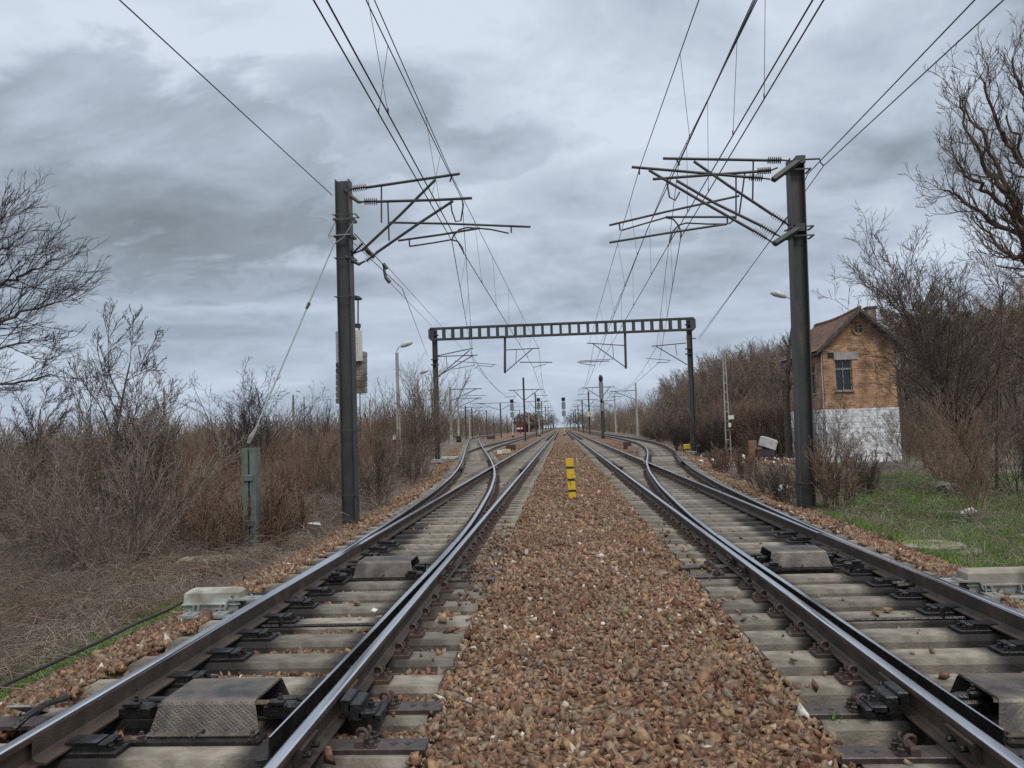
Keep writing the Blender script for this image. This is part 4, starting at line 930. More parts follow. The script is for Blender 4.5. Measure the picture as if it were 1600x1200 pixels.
# dwarf blocks, yellow box, black box near the gantry
def blockset(px, py, Y, label, parts, name='dwarf_block', cat='track marker'):
    p = at(px, py, Y); T = thing(name, label, cat, (p[0], Y, -.05))
    for nm, dx, dz, sx, sy, sz, mt in parts: b = MB(); b.cbox((p[0]+dx, Y, p[2]+dz), (sx, sy, sz), .02); b.build(nm, M[mt], T)
blockset(793, 706, 57, 'dark plate on a yellowish block between the left main line and branch', [('block', -.05, .06, .6, .5, .3, 'cream'), ('stone', -.5, .0, .5, .4, .25, 'white'), ('plate', .25, .32, .7, .3, .4, 'rail_dull')])
blockset(766, 690, 90, 'small dark plate on a pale block in front of the left yard track', [('block', 0, .1, 1.0, .5, .3, 'weight'), ('plate', .1, .45, 1.0, .3, .4, 'rail_dull')])
blockset(985, 701, 52, 'low rusty block with pale slab between right main line and branch', [('slab', .2, .05, .8, .5, .2, 'weight'), ('block', -.2, .22, .5, .4, .5, 'rail_dull')])
blockset(1073, 703, 47.5, 'small yellow equipment box at the foot of the right gantry leg', [('housing', 0, .20, .36, .3, .28, 'yellow'), ('base', 0, .03, .4, .3, .1, 'black')], 'equipment_box', 'equipment box')
blockset(1097, 706, 47.5, 'low black equipment box right of the right gantry leg', [('housing', 0, .2, .55, .35, .32, 'black'), ('base', .1, .02, .3, .3, .1, 'black')], 'equipment_box', 'equipment box')
blockset(717, 690, 98, 'small black box by the second concrete pole of the yard', [('housing', 0, .3, .6, .4, .8, 'black'), ('base', 0, .02, .5, .4, .1, 'black')], 'equipment_box', 'equipment box')
# yellow strip sign on the second right mast
T = thing('mast_sign', 'pale yellow square sign clamped to a mast on the right row', 'sign', tuple(at(922, 647, 163.5)))
b = MB(); b.box(at(922, 647, 163.4), (.9, .04, .9)); b.build('board', mat('sign_pale', (.62, .56, .35), (.7, .64, .42), 2, .5), T)
b = MB(); b.box(at(922, 647, 163.35), (.35, .04, .4)); b.build('emblem', M['weight'], T)
# ------------------------------------------------------------------ the two red vehicles far left
for i, (px, w, lab) in enumerate(((812, 3.0, 'red locomotive with white front band far off in the yard, leftmost of two'), (824, 2.9, 'bright red railcar front far off in the yard, behind the row of masts'))):
    Y = 350+i*6; p = at(px, 669, Y); x = p[0]; T = thing('red_train', lab, 'train', (x, Y, 0), 'red trains in the yard')
    b = MB(); b.prism([(x-1.45, .9), (x+1.45, .9), (x+1.45, 3.6), (x+1.1, 4.1), (x-1.1, 4.1), (x-1.45, 3.6)], 'y', Y, Y+16); b.build('body', mat('dull_red', (.30, .03, .035), (.22, .03, .03), 1, .5), T)
    b = MB(); b.box((x, Y-.02, 3.0), (2.3, .06, .8)); b.build('windscreen', M['glass'], T)
    b = MB(); b.box((x, Y-.02, 1.75 if i == 0 else 1.2), (2.6, .06, .6 if i == 0 else .2)); b.build('front_band', M['white'] if i == 0 else M['black'], T)
    b = MB(); b.box((x, Y+8, .45), (2.4, 15.5, .85)); b.build('bogies', M['black'], T)
    b = MB(); b.box((x, Y+.6, 4.2), (1.6, 1.6, .25)); b.build('roof_box', M['darkpole'], T)
# ------------------------------------------------------------------ cables, manhole, blocks, litter
pts = [atz(x, y, -.02) for x, y in ((-60, 1108), (60, 1052), (150, 1010), (215, 978), (262, 958), (285, 945))]
b = MB(); b.tube([p+np.array([0, 0, .03]) for p in pts], .017, 8); tag(b.build('cable', M['cable']), 'thick black cable running along the gravel edge up to the left point machine', 'cable')
pts = [atz(x, y, -.42) for x, y in ((430, 822), (455, 822), (480, 812), (505, 800), (538, 786))]
b = MB(); b.tube([p+np.array([0, 0, .05]) for p in pts], .022, 6); tag(b.build('cable', M['galv']), 'pale bare cable lying in the weeds left of the left mast', 'cable')
c = atz(1458, 853, -.22); T = thing('manhole_cover', 'round mossy concrete manhole cover lying in the green grass', 'manhole', (c[0], c[1], -.4))
b = MB(); b.lathe([(.50, -.2), (.50, .06), (.47, .08), (.46, .085)], (c[0]+.10, c[1]-.12, -.32), 36); b.build('ring', M['mossconc'], T, False)
b = MB(); b.lathe([(.44, .0), (.445, .05), (.42, .068)], (c[0], c[1], -.25), 36); b.build('lid', M['mossconc'], T)
b = MB(); b.lathe([(.05, .0), (.05, .004)], (c[0]+.06, c[1], -.181), 12); b.build('lift_hole', M['black'], T)
for x, y, sz, lab in ((318, 885, (.75, .35, .45), 'mossy concrete block half buried in brushwood left of the rails'), (360, 872, (.6, .3, .25), 'second mossy block, behind the first one by the anchor post')):
    p = atz(x, y, -.35); b = MB(); b.cbox((p[0], p[1], -.42), sz, .04); tag(b.build('concrete_block', M['mossconc'], org=(p[0], p[1], -.42)), lab, 'concrete block')
def rock(name, p, s, m, label, cat, seed=0):
    rg = np.random.RandomState(seed); v, f = PROT[seed % len(PROT)]; b = MB(); b.add([tuple(np.array(q)*s+np.array(p)) for q in v], [tuple(t) for t in f]); tag(b.build(name, m, org=p), label, cat)
rock('limestone_lump', atz(583.5, 957, .0)+np.array([0, 0, .03]), np.array([.042, .03, .035]), M['white'], 'white lump lying between two sleepers near the open left blade', 'stone', 4)
rock('stump_stone', at(1478, 763, 20.5), np.array([.22, .2, .3]), M['weight'], 'pale weathered stump at the edge of the grass and thicket', 'stone', 2)
rock('white_stone', at(1517, 801, 16), np.array([.14, .12, .22]), M['white'], 'whitish stone at the foot of the small shrub on the grass', 'stone', 5)
rock('plastic_bag', at(492, 818, 15.8), np.array([.14, .09, .07]), M['lampgrey'], 'crumpled white plastic bag in the weeds left of the left mast', 'bag', 6)
rock('plastic_bag', at(1221, 762, 20.5), np.array([.28, .2, .22]), M['lampgrey'], 'greyish sack in the twigs left of the right mast', 'bag', 8)
rock('blue_scrap', atz(842, 1040, .02), np.array([.03, .02, .02]), mat('blue_plastic', (.03, .03, .12), (.05, .05, .16), 3, .4), 'dark blue plastic scrap on the middle gravel', 'scrap', 1)
rock('red_scrap', atz(1045, 1143, .02), np.array([.008, .01, .02]), M['red'], 'tiny red plastic scrap on the middle gravel near the bottom', 'scrap', 1)
# rubbish heap in front of the slope
T = thing('rubbish_heap', 'heap of dumped rubbish, rusty boards and a tilted white box near the wooded slope', 'rubbish heap', tuple(at(1195, 705, 38)))
q = at(1200, 692, 38); b = MB(); b.cbox(q, (.62, .5, .46), .05, rz=.4); b.v = [(p[0]+.3*(p[2]-q[2]), p[1], p[2]-.35*(p[0]-q[0])) for p in b.v]; b.build('white_box', mat('dirty_white', (.38, .38, .36), (.52, .52, .50), 4, .7, c3=(.22, .18, .14)), T)
q = at(1176, 704, 38); b = MB(); b.cbox(q, (.35, .3, .95), .02); b.build('rusty_board', mat('rusty_wood', (.16, .08, .05), (.24, .13, .08), 6, .8), T)
q = at(1194, 706, 38); b = MB(); b.cbox(q, (.9, .4, .5), .1, rz=.2); b.build('brown_sack', M['plate'], T)
rgl = np.random.RandomState(5)
for mt, nm, n in ((M['white'], 'white_scraps', 46), (mat('brick_rubble', (.22, .10, .07), (.32, .17, .12), 8, .9), 'brick_rubble', 90)):
    P = []
    for _ in range(n):
        px = rgl.uniform(1095, 1255); Y = rgl.uniform(33, 41); xx = at(px, 700, Y)[0]; P.append((xx, Y, float(zg(xx, Y))+rgl.uniform(.0, .25)*(1 if px > 1150 else .5)))
    V, Fq = stones(np.array(P), rgl.uniform(.06, .17, n), rgl); o = link(nm, fastmesh(nm, V-ORG[T.name], Fq, mt), T); o['kind'] = 'stuff'
# ------------------------------------------------------------------ brick house
def brick_mat(name, axis, c1, c2, cm, sc=(1, 1), bump=.4, white=False):
    m = bpy.data.materials.new(name); m.use_nodes = True; nt = m.node_tree; N = nt.nodes; L = nt.links; B = N['Principled BSDF']; B.inputs['Roughness'].default_value = .9
    tc = N.new('ShaderNodeTexCoord'); sp = N.new('ShaderNodeSeparateXYZ'); L.new(tc.outputs['Object'], sp.inputs[0]); cb = N.new('ShaderNodeCombineXYZ')
    L.new(sp.outputs[0 if axis == 'x' else 1], cb.inputs[0]); L.new(sp.outputs[2], cb.inputs[1])
    br = N.new('ShaderNodeTexBrick'); L.new(cb.outputs[0], br.inputs[0]); br.inputs['Scale'].default_value = 1; br.inputs['Brick Width'].default_value = .26*sc[0]; br.inputs['Row Height'].default_value = .078*sc[1]; br.inputs['Mortar Size'].default_value = .011*sc[1]; br.inputs['Mortar Smooth'].default_value = .4
    br.inputs['Color1'].default_value = (*c1, 1); br.inputs['Color2'].default_value = (*c2, 1); br.inputs['Mortar'].default_value = (*cm, 1); br.inputs['Bias'].default_value = 0
    nz = N.new('ShaderNodeTexNoise'); nz.inputs['Scale'].default_value = 2.2; nz.inputs['Detail'].default_value = 8; L.new(tc.outputs['Object'], nz.inputs[0])
    mr = N.new('ShaderNodeMapRange'); L.new(nz.outputs[0], mr.inputs[0]); mr.inputs[1].default_value = .35; mr.inputs[2].default_value = .65; mr.inputs[3].default_value = .55; mr.inputs[4].default_value = 1.3
    hs = N.new('ShaderNodeHueSaturation'); L.new(br.outputs[0], hs.inputs['Color']); L.new(mr.outputs[0], hs.inputs['Value']); out = hs.outputs[0]
    if white:
        mr2 = N.new('ShaderNodeMapRange'); nz2 = N.new('ShaderNodeTexNoise'); nz2.inputs['Scale'].default_value = 5; nz2.inputs['Detail'].default_value = 8; nz2.inputs['Roughness'].default_value = .7; L.new(tc.outputs['Object'], nz2.inputs[0]); L.new(nz2.outputs[0], mr2.inputs[0]); mr2.inputs[1].default_value = .50; mr2.inputs[2].default_value = .64
        mx = N.new('ShaderNodeMix'); mx.data_type = 'RGBA'; L.new(mr2.outputs[0], mx.inputs[0]); L.new(out, mx.inputs[6]); mx.inputs[7].default_value = (.34, .33, .315, 1); out = mx.outputs[2]
    L.new(out, B.inputs['Base Color']); bp = N.new('ShaderNodeBump'); bp.inputs['Strength'].default_value = bump; bp.inputs['Distance'].default_value = .02; bp.invert = True; L.new(br.outputs['Fac'], bp.inputs['Height']); L.new(bp.outputs[0], B.inputs['Normal'])
    return m
BF = brick_mat('brick_front', 'x', (.25, .105, .055), (.46, .245, .12), (.42, .34, .25)); BS = brick_mat('brick_side', 'y', (.27, .13, .08), (.44, .25, .16), (.36, .28, .22))
WF = brick_mat('whitewash_front', 'x', (.78, .79, .80), (.72, .73, .75), (.68, .68, .69), (1.9, 3.4), .5, True); WS = brick_mat('whitewash_side', 'y', (.82, .82, .82), (.78, .78, .79), (.6, .6, .6), (1.9, 3.4), .5, True)
TILE = mat('roof_tile', (.12, .062, .045), (.24, .135, .095), 3.5, .85, 0, .3, 20, c3=(.095, .075, .062), t3=.56, scale3=1.6)
YH = 37.0
cL = at(1290, 639, YH); cR = at(1403, 637, YH); HX0, HX1 = cL[0], cR[0]; ZB = (cL[2]+cR[2])/2; HZ0 = float(zg(HX0+1, YH))-.3
ap = at(1344, 482, YH-.45); XR = (HX0+HX1)/2; ZR = ap[2]; ZE = at(1283, 549, YH-.45)[2]; DH = 5.4
XE0 = HX0-.42; XE1 = HX1+.42; slope = (ZR-ZE)/(XR-XE0)
T = thing('brick_house', 'small two tone brick house with whitewashed lower storey and tiled gable roof among bare trees', 'house', (XR, YH+DH/2, HZ0))
w0 = at(1304, 562, YH); w1 = at(1333, 610, YH); wx0, wx1, wz0, wz1 = w0[0], w1[0], w1[2], w0[2]
def rwall(nm, mats, x0, x1, z0, z1, th=.28): b = MB(); b.box(((x0+x1)/2, YH+th/2, (z0+z1)/2), (x1-x0, th, z1-z0)); return b
zt_ = ZR-slope*(XR-HX0)-.02
b = MB(); th = .28
for x0, x1, z0, z1 in ((HX0, wx0, ZB, zt_), (wx1, HX1, ZB, zt_), (wx0, wx1, ZB, wz0), (wx0, wx1, wz1, zt_)): b.box(((x0+x1)/2, YH+th/2, (z0+z1)/2), (x1-x0, th, z1-z0))
b.prism([(HX0, zt_), (HX1, zt_), (XR, ZR-.04)], 'y', YH, YH+th); b.build('front_wall', BF, T)
s0, s1 = 1.2, 2.05                                      # side window
b = MB()
for y0, y1, z0, z1 in ((YH+th, YH+s0, ZB, zt_), (YH+s1, YH+DH, ZB, zt_), (YH+s0, YH+s1, ZB, wz0-.05), (YH+s0, YH+s1, wz1-.1, zt_)): b.box((HX0+th/2+.004, (y0+y1)/2, (z0+z1)/2), (th, y1-y0, z1-z0))
b.build('side_wall', BS, T)
b = MB(); b.box((HX1-th/2-.004, YH+th+(DH-th)/2, (ZB+zt_)/2), (th, DH-th, zt_-ZB)); b.build('side_wall', BS, T)
b = MB(); b.prism([(HX0+.3, ZB), (HX1-.3, ZB), (HX1-.3, zt_), (XR, ZR-.3), (HX0+.3, zt_)], 'y', YH+DH-.25, YH+DH); b.build('rear_wall', BF, T)
b = MB(); b.box(((HX0+HX1)/2, YH+.14-.03, (HZ0+ZB)/2), (HX1-HX0+.06, .28, ZB-HZ0)); b.build('lower_front_wall', WF, T)
b = MB(); b.box((HX0+.11, YH+.26+(DH-.26)/2, (HZ0+ZB)/2), (.28, DH-.26, ZB-HZ0)); b.build('lower_side_wall', WS, T)
b = MB(); b.box((HX1-.11, YH+.26+(DH-.26)/2, (HZ0+ZB)/2), (.28, DH-.26, ZB-HZ0)); b.build('lower_side_wall', WS, T)
b = MB(); a = at(1293, 551.5, YH-.03); c = at(1342, 561, YH-.03); b.cbox(((a[0]+c[0])/2+.12, YH-.015, (a[2]+c[2])/2), (c[0]-a[0]-.3, .07, a[2]-c[2]), .006); b.build('lintel', M['concpole'], T)
a = at(1298, 555, YH-.03); b = MB(); b.box((a[0], YH-.01, a[2]), (.24, .06, .26)); b.build('vent_opening', M['black'], T)
FRM = mat('old_frame', (.30, .30, .28), (.42, .42, .40), 5, .7)
def window(x0, x1, z0, z1, side=False, nx=3, nz=5):
    def bx(b, u, w, z, su, sw, sz): b.box((u, YH+w, z), (su, sw, sz)) if not side else b.box((HX0+w, u, z), (sw, su, sz))
    b = MB(); t = .05
    bx(b, (x0+x1)/2, .12, z1-t/2, x1-x0, .06, t); bx(b, (x0+x1)/2, .12, z0+t/2, x1-x0, .06, t)
    for u in (x0+t/2, x1-t/2, (x0+x1)/2): bx(b, u, .12, (z0+z1)/2, t, .055, z1-z0-2*t)
    bx(b, (x0+x1)/2, .118, z0+(z1-z0)*.70, x1-x0-2*t, .05, .06)
    w = b.build('window', FRM, T)
    b = MB(); bx(b, (x0+x1)/2, .16, (z0+z1)/2, x1-x0, .015, z1-z0); b.build('pane', M['glass'], w)
    b = MB()                                             # window bars
    for i in range(1, nx*2): bx(b, x0+(x1-x0)*i/(nx*2), .05, (z0+z1)/2, .014, .014, z1-z0)
    for i in range(1, nz): bx(b, (x0+x1)/2, .066, z0+(z1-z0)*i/nz, x1-x0, .014, .014)
    b.build('bars', M['black'], w)
    b = MB(); bx(b, (x0+x1)/2, -.03, z0-.03, x1-x0+.12, .12, .05); b.build('sill', M['weight'], w)
window(wx0, wx1, wz0, wz1); window(YH+s0, YH+s1, wz0-.05, wz1-.1, True, 2)
rc = at(1341, 514, YH); b = MB(); ring = [(rc[0]+.25*math.cos(t), YH-.02, rc[2]+.25*math.sin(t)) for t in np.linspace(0, 2*math.pi, 25)]; b.tube(ring, .065, 8); b.build('round_brick_ring', BF, T)
b = MB(); b.prism([(rc[0]+.205*math.cos(t), rc[2]+.205*math.sin(t)) for t in np.linspace(0, 2*math.pi, 20)[:-1]], 'y', YH-.02, YH-.005); o = b.build('round_vent', M['black'], T)
b = MB(); b.box((rc[0]-.02, YH-.03, rc[2]), (.03, .02, .38)); b.box((rc[0]+.03, YH-.03, rc[2]+.06), (.36, .02, .03)); b.build('vent_cross', FRM, T)
# roof: rows of tiles stepping up each slope
def roofside(x_e, x_r, z_e, z_r, nm):
    b = MB(); n = 15; y0, y1 = YH-.50, YH+DH+.45; sg = 1 if x_r > x_e else -1; ny = 34; rg = np.random.RandomState(4 if sg > 0 else 9)
    for k in range(n):
        for j in range(ny):
            ta, tb = k/n, (k+1.12)/n; xa, xb = x_e+(x_r-x_e)*ta, x_e+(x_r-x_e)*min(tb, 1); za, zb2 = z_e+(z_r-z_e)*ta, z_e+(z_r-z_e)*min(tb, 1)
            ya = y0+(y1-y0)*(j+(k % 2)*.5)/ny; yb2 = min(ya+(y1-y0)/ny-.008, y1); dz = rg.uniform(0, .012); sag_ = -.10*math.sin(math.pi*(j/ny))*(.4+.6*ta)
            if ya >= y1: continue
            v = [(xa, ya, za+.055+dz+sag_), (xa, yb2, za+.055+dz+sag_), (xb, yb2, zb2+.025+sag_), (xb, ya, zb2+.025+sag_), (xa, ya, za+.03+sag_), (xa, yb2, za+.03+sag_), (xb, yb2, zb2+.0+sag_), (xb, ya, zb2+.0+sag_)]
            b.add(v, [(0, 1, 2, 3), (7, 6, 5, 4), (4, 5, 1, 0), (5, 6, 2, 1), (6, 7, 3, 2), (7, 4, 0, 3)])
    b.prism([(x_e+sg*.04, z_e-.06), (x_r, z_r-.06), (x_r, z_r-.13), (x_e+sg*.04, z_e-.13)], 'y', y0+.05, y1-.05, 1)
    o = b.build(nm, [TILE, M['darkpole']], T); return o
r1 = roofside(XE0, XR, ZE, ZR, 'roof'); r2 = roofside(XE1, XR, ZE, ZR, 'roof')
b = MB()
for k in range(16):
    y = YH-.5+k*(DH+.95)/16; sg_ = -.10*math.sin(math.pi*k/16); b.tube([(XR, y, ZR+.05+sg_), (XR, y+.38, ZR+.035+sg_)], [.09, .085], 8)
b.build('ridge_tiles', TILE, T)
for sx, xe in ((-1, XE0), (1, XE1)):
    b = MB(); b.prism([(xe, ZE-.14), (XR, ZR-.14), (XR, ZR+.02), (xe, ZE+.02)], 'y', YH-.53, YH-.49); b.build('barge_board', M['darkpole'], T)
q = at(1359, 480, YH+2.2); b = MB(); b.box((q[0], YH+2.2, ZR-.05), (.42, .42, .75)); b.build('chimney', brick_mat('chimney_brick', 'x', (.35, .27, .17), (.42, .33, .22), (.3, .26, .2)), r2)
b = MB(); b.cbox((q[0], YH+2.2, ZR+.37), (.52, .52, .10), .02); b.build('chimney_cap', M['darkpole'], r2)
b = MB(); b.tube([(HX0-.05, YH+.05, zt_-.1), (HX0-.06, YH+.05, ZB-.2), (HX0-.05, YH+.05, HZ0+.5)], .02, 6); b.build('down_pipe', M['lampgrey'], T)
# ------------------------------------------------------------------ bare trees and shrubs
M['twigwillow'] = mat('twig_willow', (.085, .062, .055), (.13, .095, .08), 1.5, .9, island=.3)
def grow(out, rg, p, d, L, r, lv, S):
    s = S[lv]; n = s['n']; st = L/n; rr = r; g = rg.gauss; w = s['w']; up = s['up']; wx = s.get('wx', 0)
    for i in range(n):
        dx, dy, dz = d[0]+g(0, w)+wx, d[1]+g(0, w), d[2]+g(0, w)+up; l = math.sqrt(dx*dx+dy*dy+dz*dz) or 1; d = (dx/l, dy/l, dz/l)
        q = (p[0]+d[0]*st, p[1]+d[1]*st, p[2]+d[2]*st); t = (i+1)/n; r1 = max(r*(1-t*(1-s['tip'])), s.get('rm', .002)); out.append((p, q, rr, r1, lv)); 
        if lv+1 < len(S) and t >= s['st']:
            c = s['ch']; k = int(c)+(rg.random() < c-int(c))
            for _ in range(k):
                a = rg.gauss(s['a'], s['a']*.25); ax, ay, az = g(0, 1), g(0, 1), g(0, 1)
                dt = ax*d[0]+ay*d[1]+az*d[2]; ax -= dt*d[0]; ay -= dt*d[1]; az -= dt*d[2]; l = math.sqrt(ax*ax+ay*ay+az*az) or 1
                sa, ca = math.sin(a)/l, math.cos(a); cd_ = (d[0]*ca+ax*sa, d[1]*ca+ay*sa, d[2]*ca+az*sa)
                grow(out, rg, q, cd_, L*s['lr']*rg.uniform(.6, 1.2)*(1-.45*t), max(r1*s.get('rr', .6), S[lv+1].get('rm', .002)), lv+1, S)
        p = q; rr = r1
def segmesh(name, segs, m, side=3, org=(0, 0, 0)):
    A = np.array([s[0] for s in segs])-np.array(org); B = np.array([s[1] for s in segs])-np.array(org); r0 = np.array([s[2] for s in segs]); r1 = np.array([s[3] for s in segs])
    T_ = B-A; T_ /= np.linalg.norm(T_, axis=1)[:, None]+1e-9; h = np.where(np.abs(T_[:, 2:3]) < .9, np.array([[0, 0, 1.]]), np.array([[1., 0, 0]])); a = np.cross(T_, h); a /= np.linalg.norm(a, axis=1)[:, None]+1e-9; b = np.cross(T_, a)
    V = []
    for P, r in ((A, r0), (B, r1)):
        for k in range(side): w = 2*math.pi*k/side; V.append(P+r[:, None]*(math.cos(w)*a+math.sin(w)*b))
    V = np.stack(V, 1); n = len(segs); base = np.arange(n)[:, None]*2*side
    Fq = np.concatenate([base+np.array([[k, (k+1) % side, side+(k+1) % side, side+k]]) for k in range(side)], 0)
    return fastmesh(name, V.reshape(-1, 3), Fq, m, 4)
def buds(segs, rg, lvmin, frac, size, m, name='buds'):
    P = np.array([s[1] for s in segs if s[4] >= lvmin and rg.random() < frac]); r = np.random.RandomState(5); n = len(P)
    if n == 0: return None
    a = r.normal(size=(n, 3))*size; b = r.normal(size=(n, 3))*size; V = np.stack([P-a*.5, P+b*.6, P+a*.5], 1).reshape(-1, 3)
    return V, np.arange(3*n).reshape(-1, 3)
def sp(n, w, up, st, ch, a, lr, tip=.4, rr=.6, rm=.002, wx=0): return dict(n=n, w=w, up=up, st=st, ch=ch, a=a, lr=lr, tip=tip, rr=rr, rm=rm, wx=wx)
def tree_mesh(seed, S, H, r, stems=1, spread=0.0, mt='twig', mb='bark', lean=(0, 0), split=1, side=3, bud=None):
    rg = random.Random(seed); out = []
    for k in range(stems):
        az = rg.uniform(0, 6.283); sp_ = spread*rg.uniform(.25, 1.0); d = (math.cos(az)*sp_+lean[0], math.sin(az)*sp_+lean[1], 1.0); l = math.sqrt(sum(c*c for c in d)); ro = .05*stems**.5*(0 if stems == 1 else 1)
        grow(out, rg, (math.cos(az)*ro*rg.random(), math.sin(az)*ro*rg.random(), -.15), tuple(c/l for c in d), H*(rg.uniform(.65, 1.05) if stems > 1 else 1), r*(rg.uniform(.6, 1.1) if stems > 1 else 1), 0, S)
    return out
def put(name, label, cat, parts, loc, rz=0, sc=1, group=None):
    """parts: [(part name, mesh)], a single one makes a one-mesh thing"""
    if len(parts) == 1: o = link(name, parts[0][1], None, loc, rz, sc); return tag(o, label, cat, group)
    T = thing(name, label, cat, loc, group); T.rotation_euler = (0, 0, rz); T.scale = (sc, sc, sc) if isinstance(sc, (int, float)) else sc
    for nm, me in parts: link(nm, me, T)
    return T
def splitparts(out, lv, mb, mt, tn='trunk', cn='crown', side=6):
    a = [s for s in out if s[4] < lv]; c = [s for s in out if s[4] >= lv]
    return [(tn, segmesh(tn, a, M[mb], side)), (cn, segmesh(cn, c, M[mt], 3))]
# prototypes
S_SHRUB = [sp(8, .09, .02, .2, 1.6, .50, .45, .3, .55, .004), sp(5, .14, .05, .2, 1.5, .55, .5, .4, .6, .0032), sp(4, .16, .05, .3, 1.0, .6, .5, .5, .7, .0028), sp(3, .18, .03, 2, 0, .5, .5, .6, 1, .0024)]
S_WOOD = [sp(9, .05, .02, .25, 2.3, .75, .50, .25, .5, .03), sp(7, .11, .06, .2, 1.7, .6, .48, .3, .6, .014), sp(5, .15, .05, .2, 1.5, .6, .5, .5, .7, .009), sp(3, .2, .04, 2, 0, .5, .5, .6, 1, .0065)]
S_BRUSH = [sp(7, .07, .03, .2, 1.5, .42, .45, .3, .6, .007), sp(5, .12, .05, .2, 1.4, .5, .5, .4, .7, .006), sp(3, .16, .05, 2, 0, .6, .5, .5, .7, .0055)]
def protoset(n, seed, S, H, r, stems, spread, mt, **k): return [segmesh('shrub', tree_mesh(seed+i, S, H, r, stems, spread), M[mt], 3) for i in range(n)]
WOOD = [splitparts(tree_mesh(100+i, S_WOOD, 7.5, .13, 1, 0, lean=(.05*i-.1, 0)), 1, 'bark', ('twigbrown', 'twig', 'twigbrown', 'twigred', 'twigbrown')[i % 5]) for i in range(5)]
BR = protoset(4, 200, S_BRUSH, 2.6, .016, 26, .55, 'twigred'); BB = protoset(3, 220, S_BRUSH, 2.6, .016, 26, .6, 'twigbrown')
SH = protoset(3, 240, S_SHRUB, 2.3, .012, 20, .8, 'twig')
rt = random.Random(42)
def gz(x, y): return float(zg(x, y))
# --- wooded slope on the right
LAB = 'bare tree with dense brown twigs, one of many crowding the wooded slope'; n = 0
for k in range(900):
    y = rt.uniform(46, 130); pr = rt.uniform(975, 1250) if k % 5 < 3 else rt.uniform(1395, 1665); x = (pr-877)*y/1210
    if n >= 235: break
    if y < 52 and x < 17: continue
    p = (x, y); px_ = 877+1210*x/y
    if px_ > 1660 or (x-UO[1]-5) < 4.2: continue
    ht = (661-.034*(px_-877)-float(np.interp(px_, [960, 1000, 1060, 1120, 1180, 1240, 1400, 1660], [642, 604, 586, 563, 548, 543, 500, 470])))/1210*y+1.77-gz(x, y)
    sc_ = max(.35, min(1.5, ht/8.2*rt.uniform(.82, 1.06)))
    put('bare_tree', LAB, 'tree', WOOD[n % 5], (x, y, gz(x, y)-.2), rt.uniform(0, 6.3), (sc_*rt.uniform(.9, 1.3), sc_*rt.uniform(.9, 1.3), sc_), 'trees of the wooded slope'); n += 1
for k in range(22):                                     # darker tall trees behind the house
    y = rt.uniform(46, 75); x = y*rt.uniform(.40, .68)
    put('bare_tree', 'taller bare tree with tangled dark twigs behind the brick house', 'tree', WOOD[k % 5], (x, y, gz(x, y)-.3), rt.uniform(0, 6.3), rt.uniform(.95, 1.25), 'tall trees behind the brick house')
for k in range(170):
    y = rt.uniform(30, 120) if k > 60 else rt.uniform(40, 60); x0 = UO[1]+float(dR(y))+3.2; x = x0+abs(rt.gauss(0, 4.0))+.5
    if abs(x-14.4) < 3.4 and 34 < y < 44: continue
    if 877+1210*x/y > 1650 or (y < 42 and 1080 < 877+1210*x/y < 1450): continue
    put('shrub', 'leafless brown shrub at the edge of the wooded slope, one of a dense belt', 'shrub', [('s', (BB+BR)[k % 7])], (x, y, gz(x, y)-.1), rt.uniform(0, 6.3), rt.uniform(.7, 1.25)*(.75 if y < 44 else 1), 'shrubs edging the wooded slope')
# thicket floor: one tangled mass of upright stems behind the belt
def stemfield(name, n, fx, h, r, m, label, seed, lean=.25):
    rg = np.random.RandomState(seed); P = np.array([fx(rg) for _ in range(n)]); z = zg(P[:, 0], P[:, 1]); A = np.stack([P[:, 0], P[:, 1], z-.1], -1); segs = []
    hh = h*rg.uniform(.4, 1.1, n); d = rg.normal(0, lean, (n, 2)); cur = A; out = []
    for k in range(3):
        nx = cur+np.stack([d[:, 0]*hh/3, d[:, 1]*hh/3, hh/3], -1)+rg.normal(0, .03, (n, 3)); out.append((cur, nx)); d = d*1.3+rg.normal(0, .08, (n, 2)); cur = nx
    segs = [(a, b, r*(1-.25*k), r*(.8-.25*k), 0) for k, (A_, B_) in enumerate(out) for a, b in zip(A_, B_)]
    o = link(name, segmesh(name, segs, M[m], 3)); return tag(o, label, 'undergrowth', kind='stuff')
def fx1(rg):
    y = rg.uniform(40, 140); return (UO[1]+float(dR(y))+4.2+rg.gamma(1.6, 6.0), y)
stemfield('undergrowth', 16000, fx1, 3.6, .011, 'twigbrown', 'tangled brown stems filling the wooded slope', 3)
# --- left thicket band
LSP = 0
for k in range(96):
    y = rt.uniform(18, 75); off = rt.uniform(3.0, 5)+rt.random()**1.5*(8+y*.35); x = -(UO[-1]+float(dL(y))+off)
    pxx = 877+1210*x/y
    if pxx < -60 or (520 < pxx < 640 and y < 40 and off < 6) or (y < 24 and off < 5.5): continue
    me = (BR+BR+BB+SH)[k % 14]
    put('shrub', 'leafless reddish brown shrub in the dense thicket left of the tracks', 'shrub', [('s', me)], (x, y, gz(x, y)-.1), rt.uniform(0, 6.3), rt.uniform(.5, .85)*(1+.004*y), 'shrubs of the left thicket'); LSP += 1
def fx2(rg):
    y = rg.uniform(19, 80); return (-(UO[-1]+float(dL(y))+4.6+rg.gamma(1.5, 5.0)), y)
stemfield('undergrowth', 5200, fx2, 2.0, .010, 'twigred', 'reddish stems filling the thicket left of the tracks', 4)
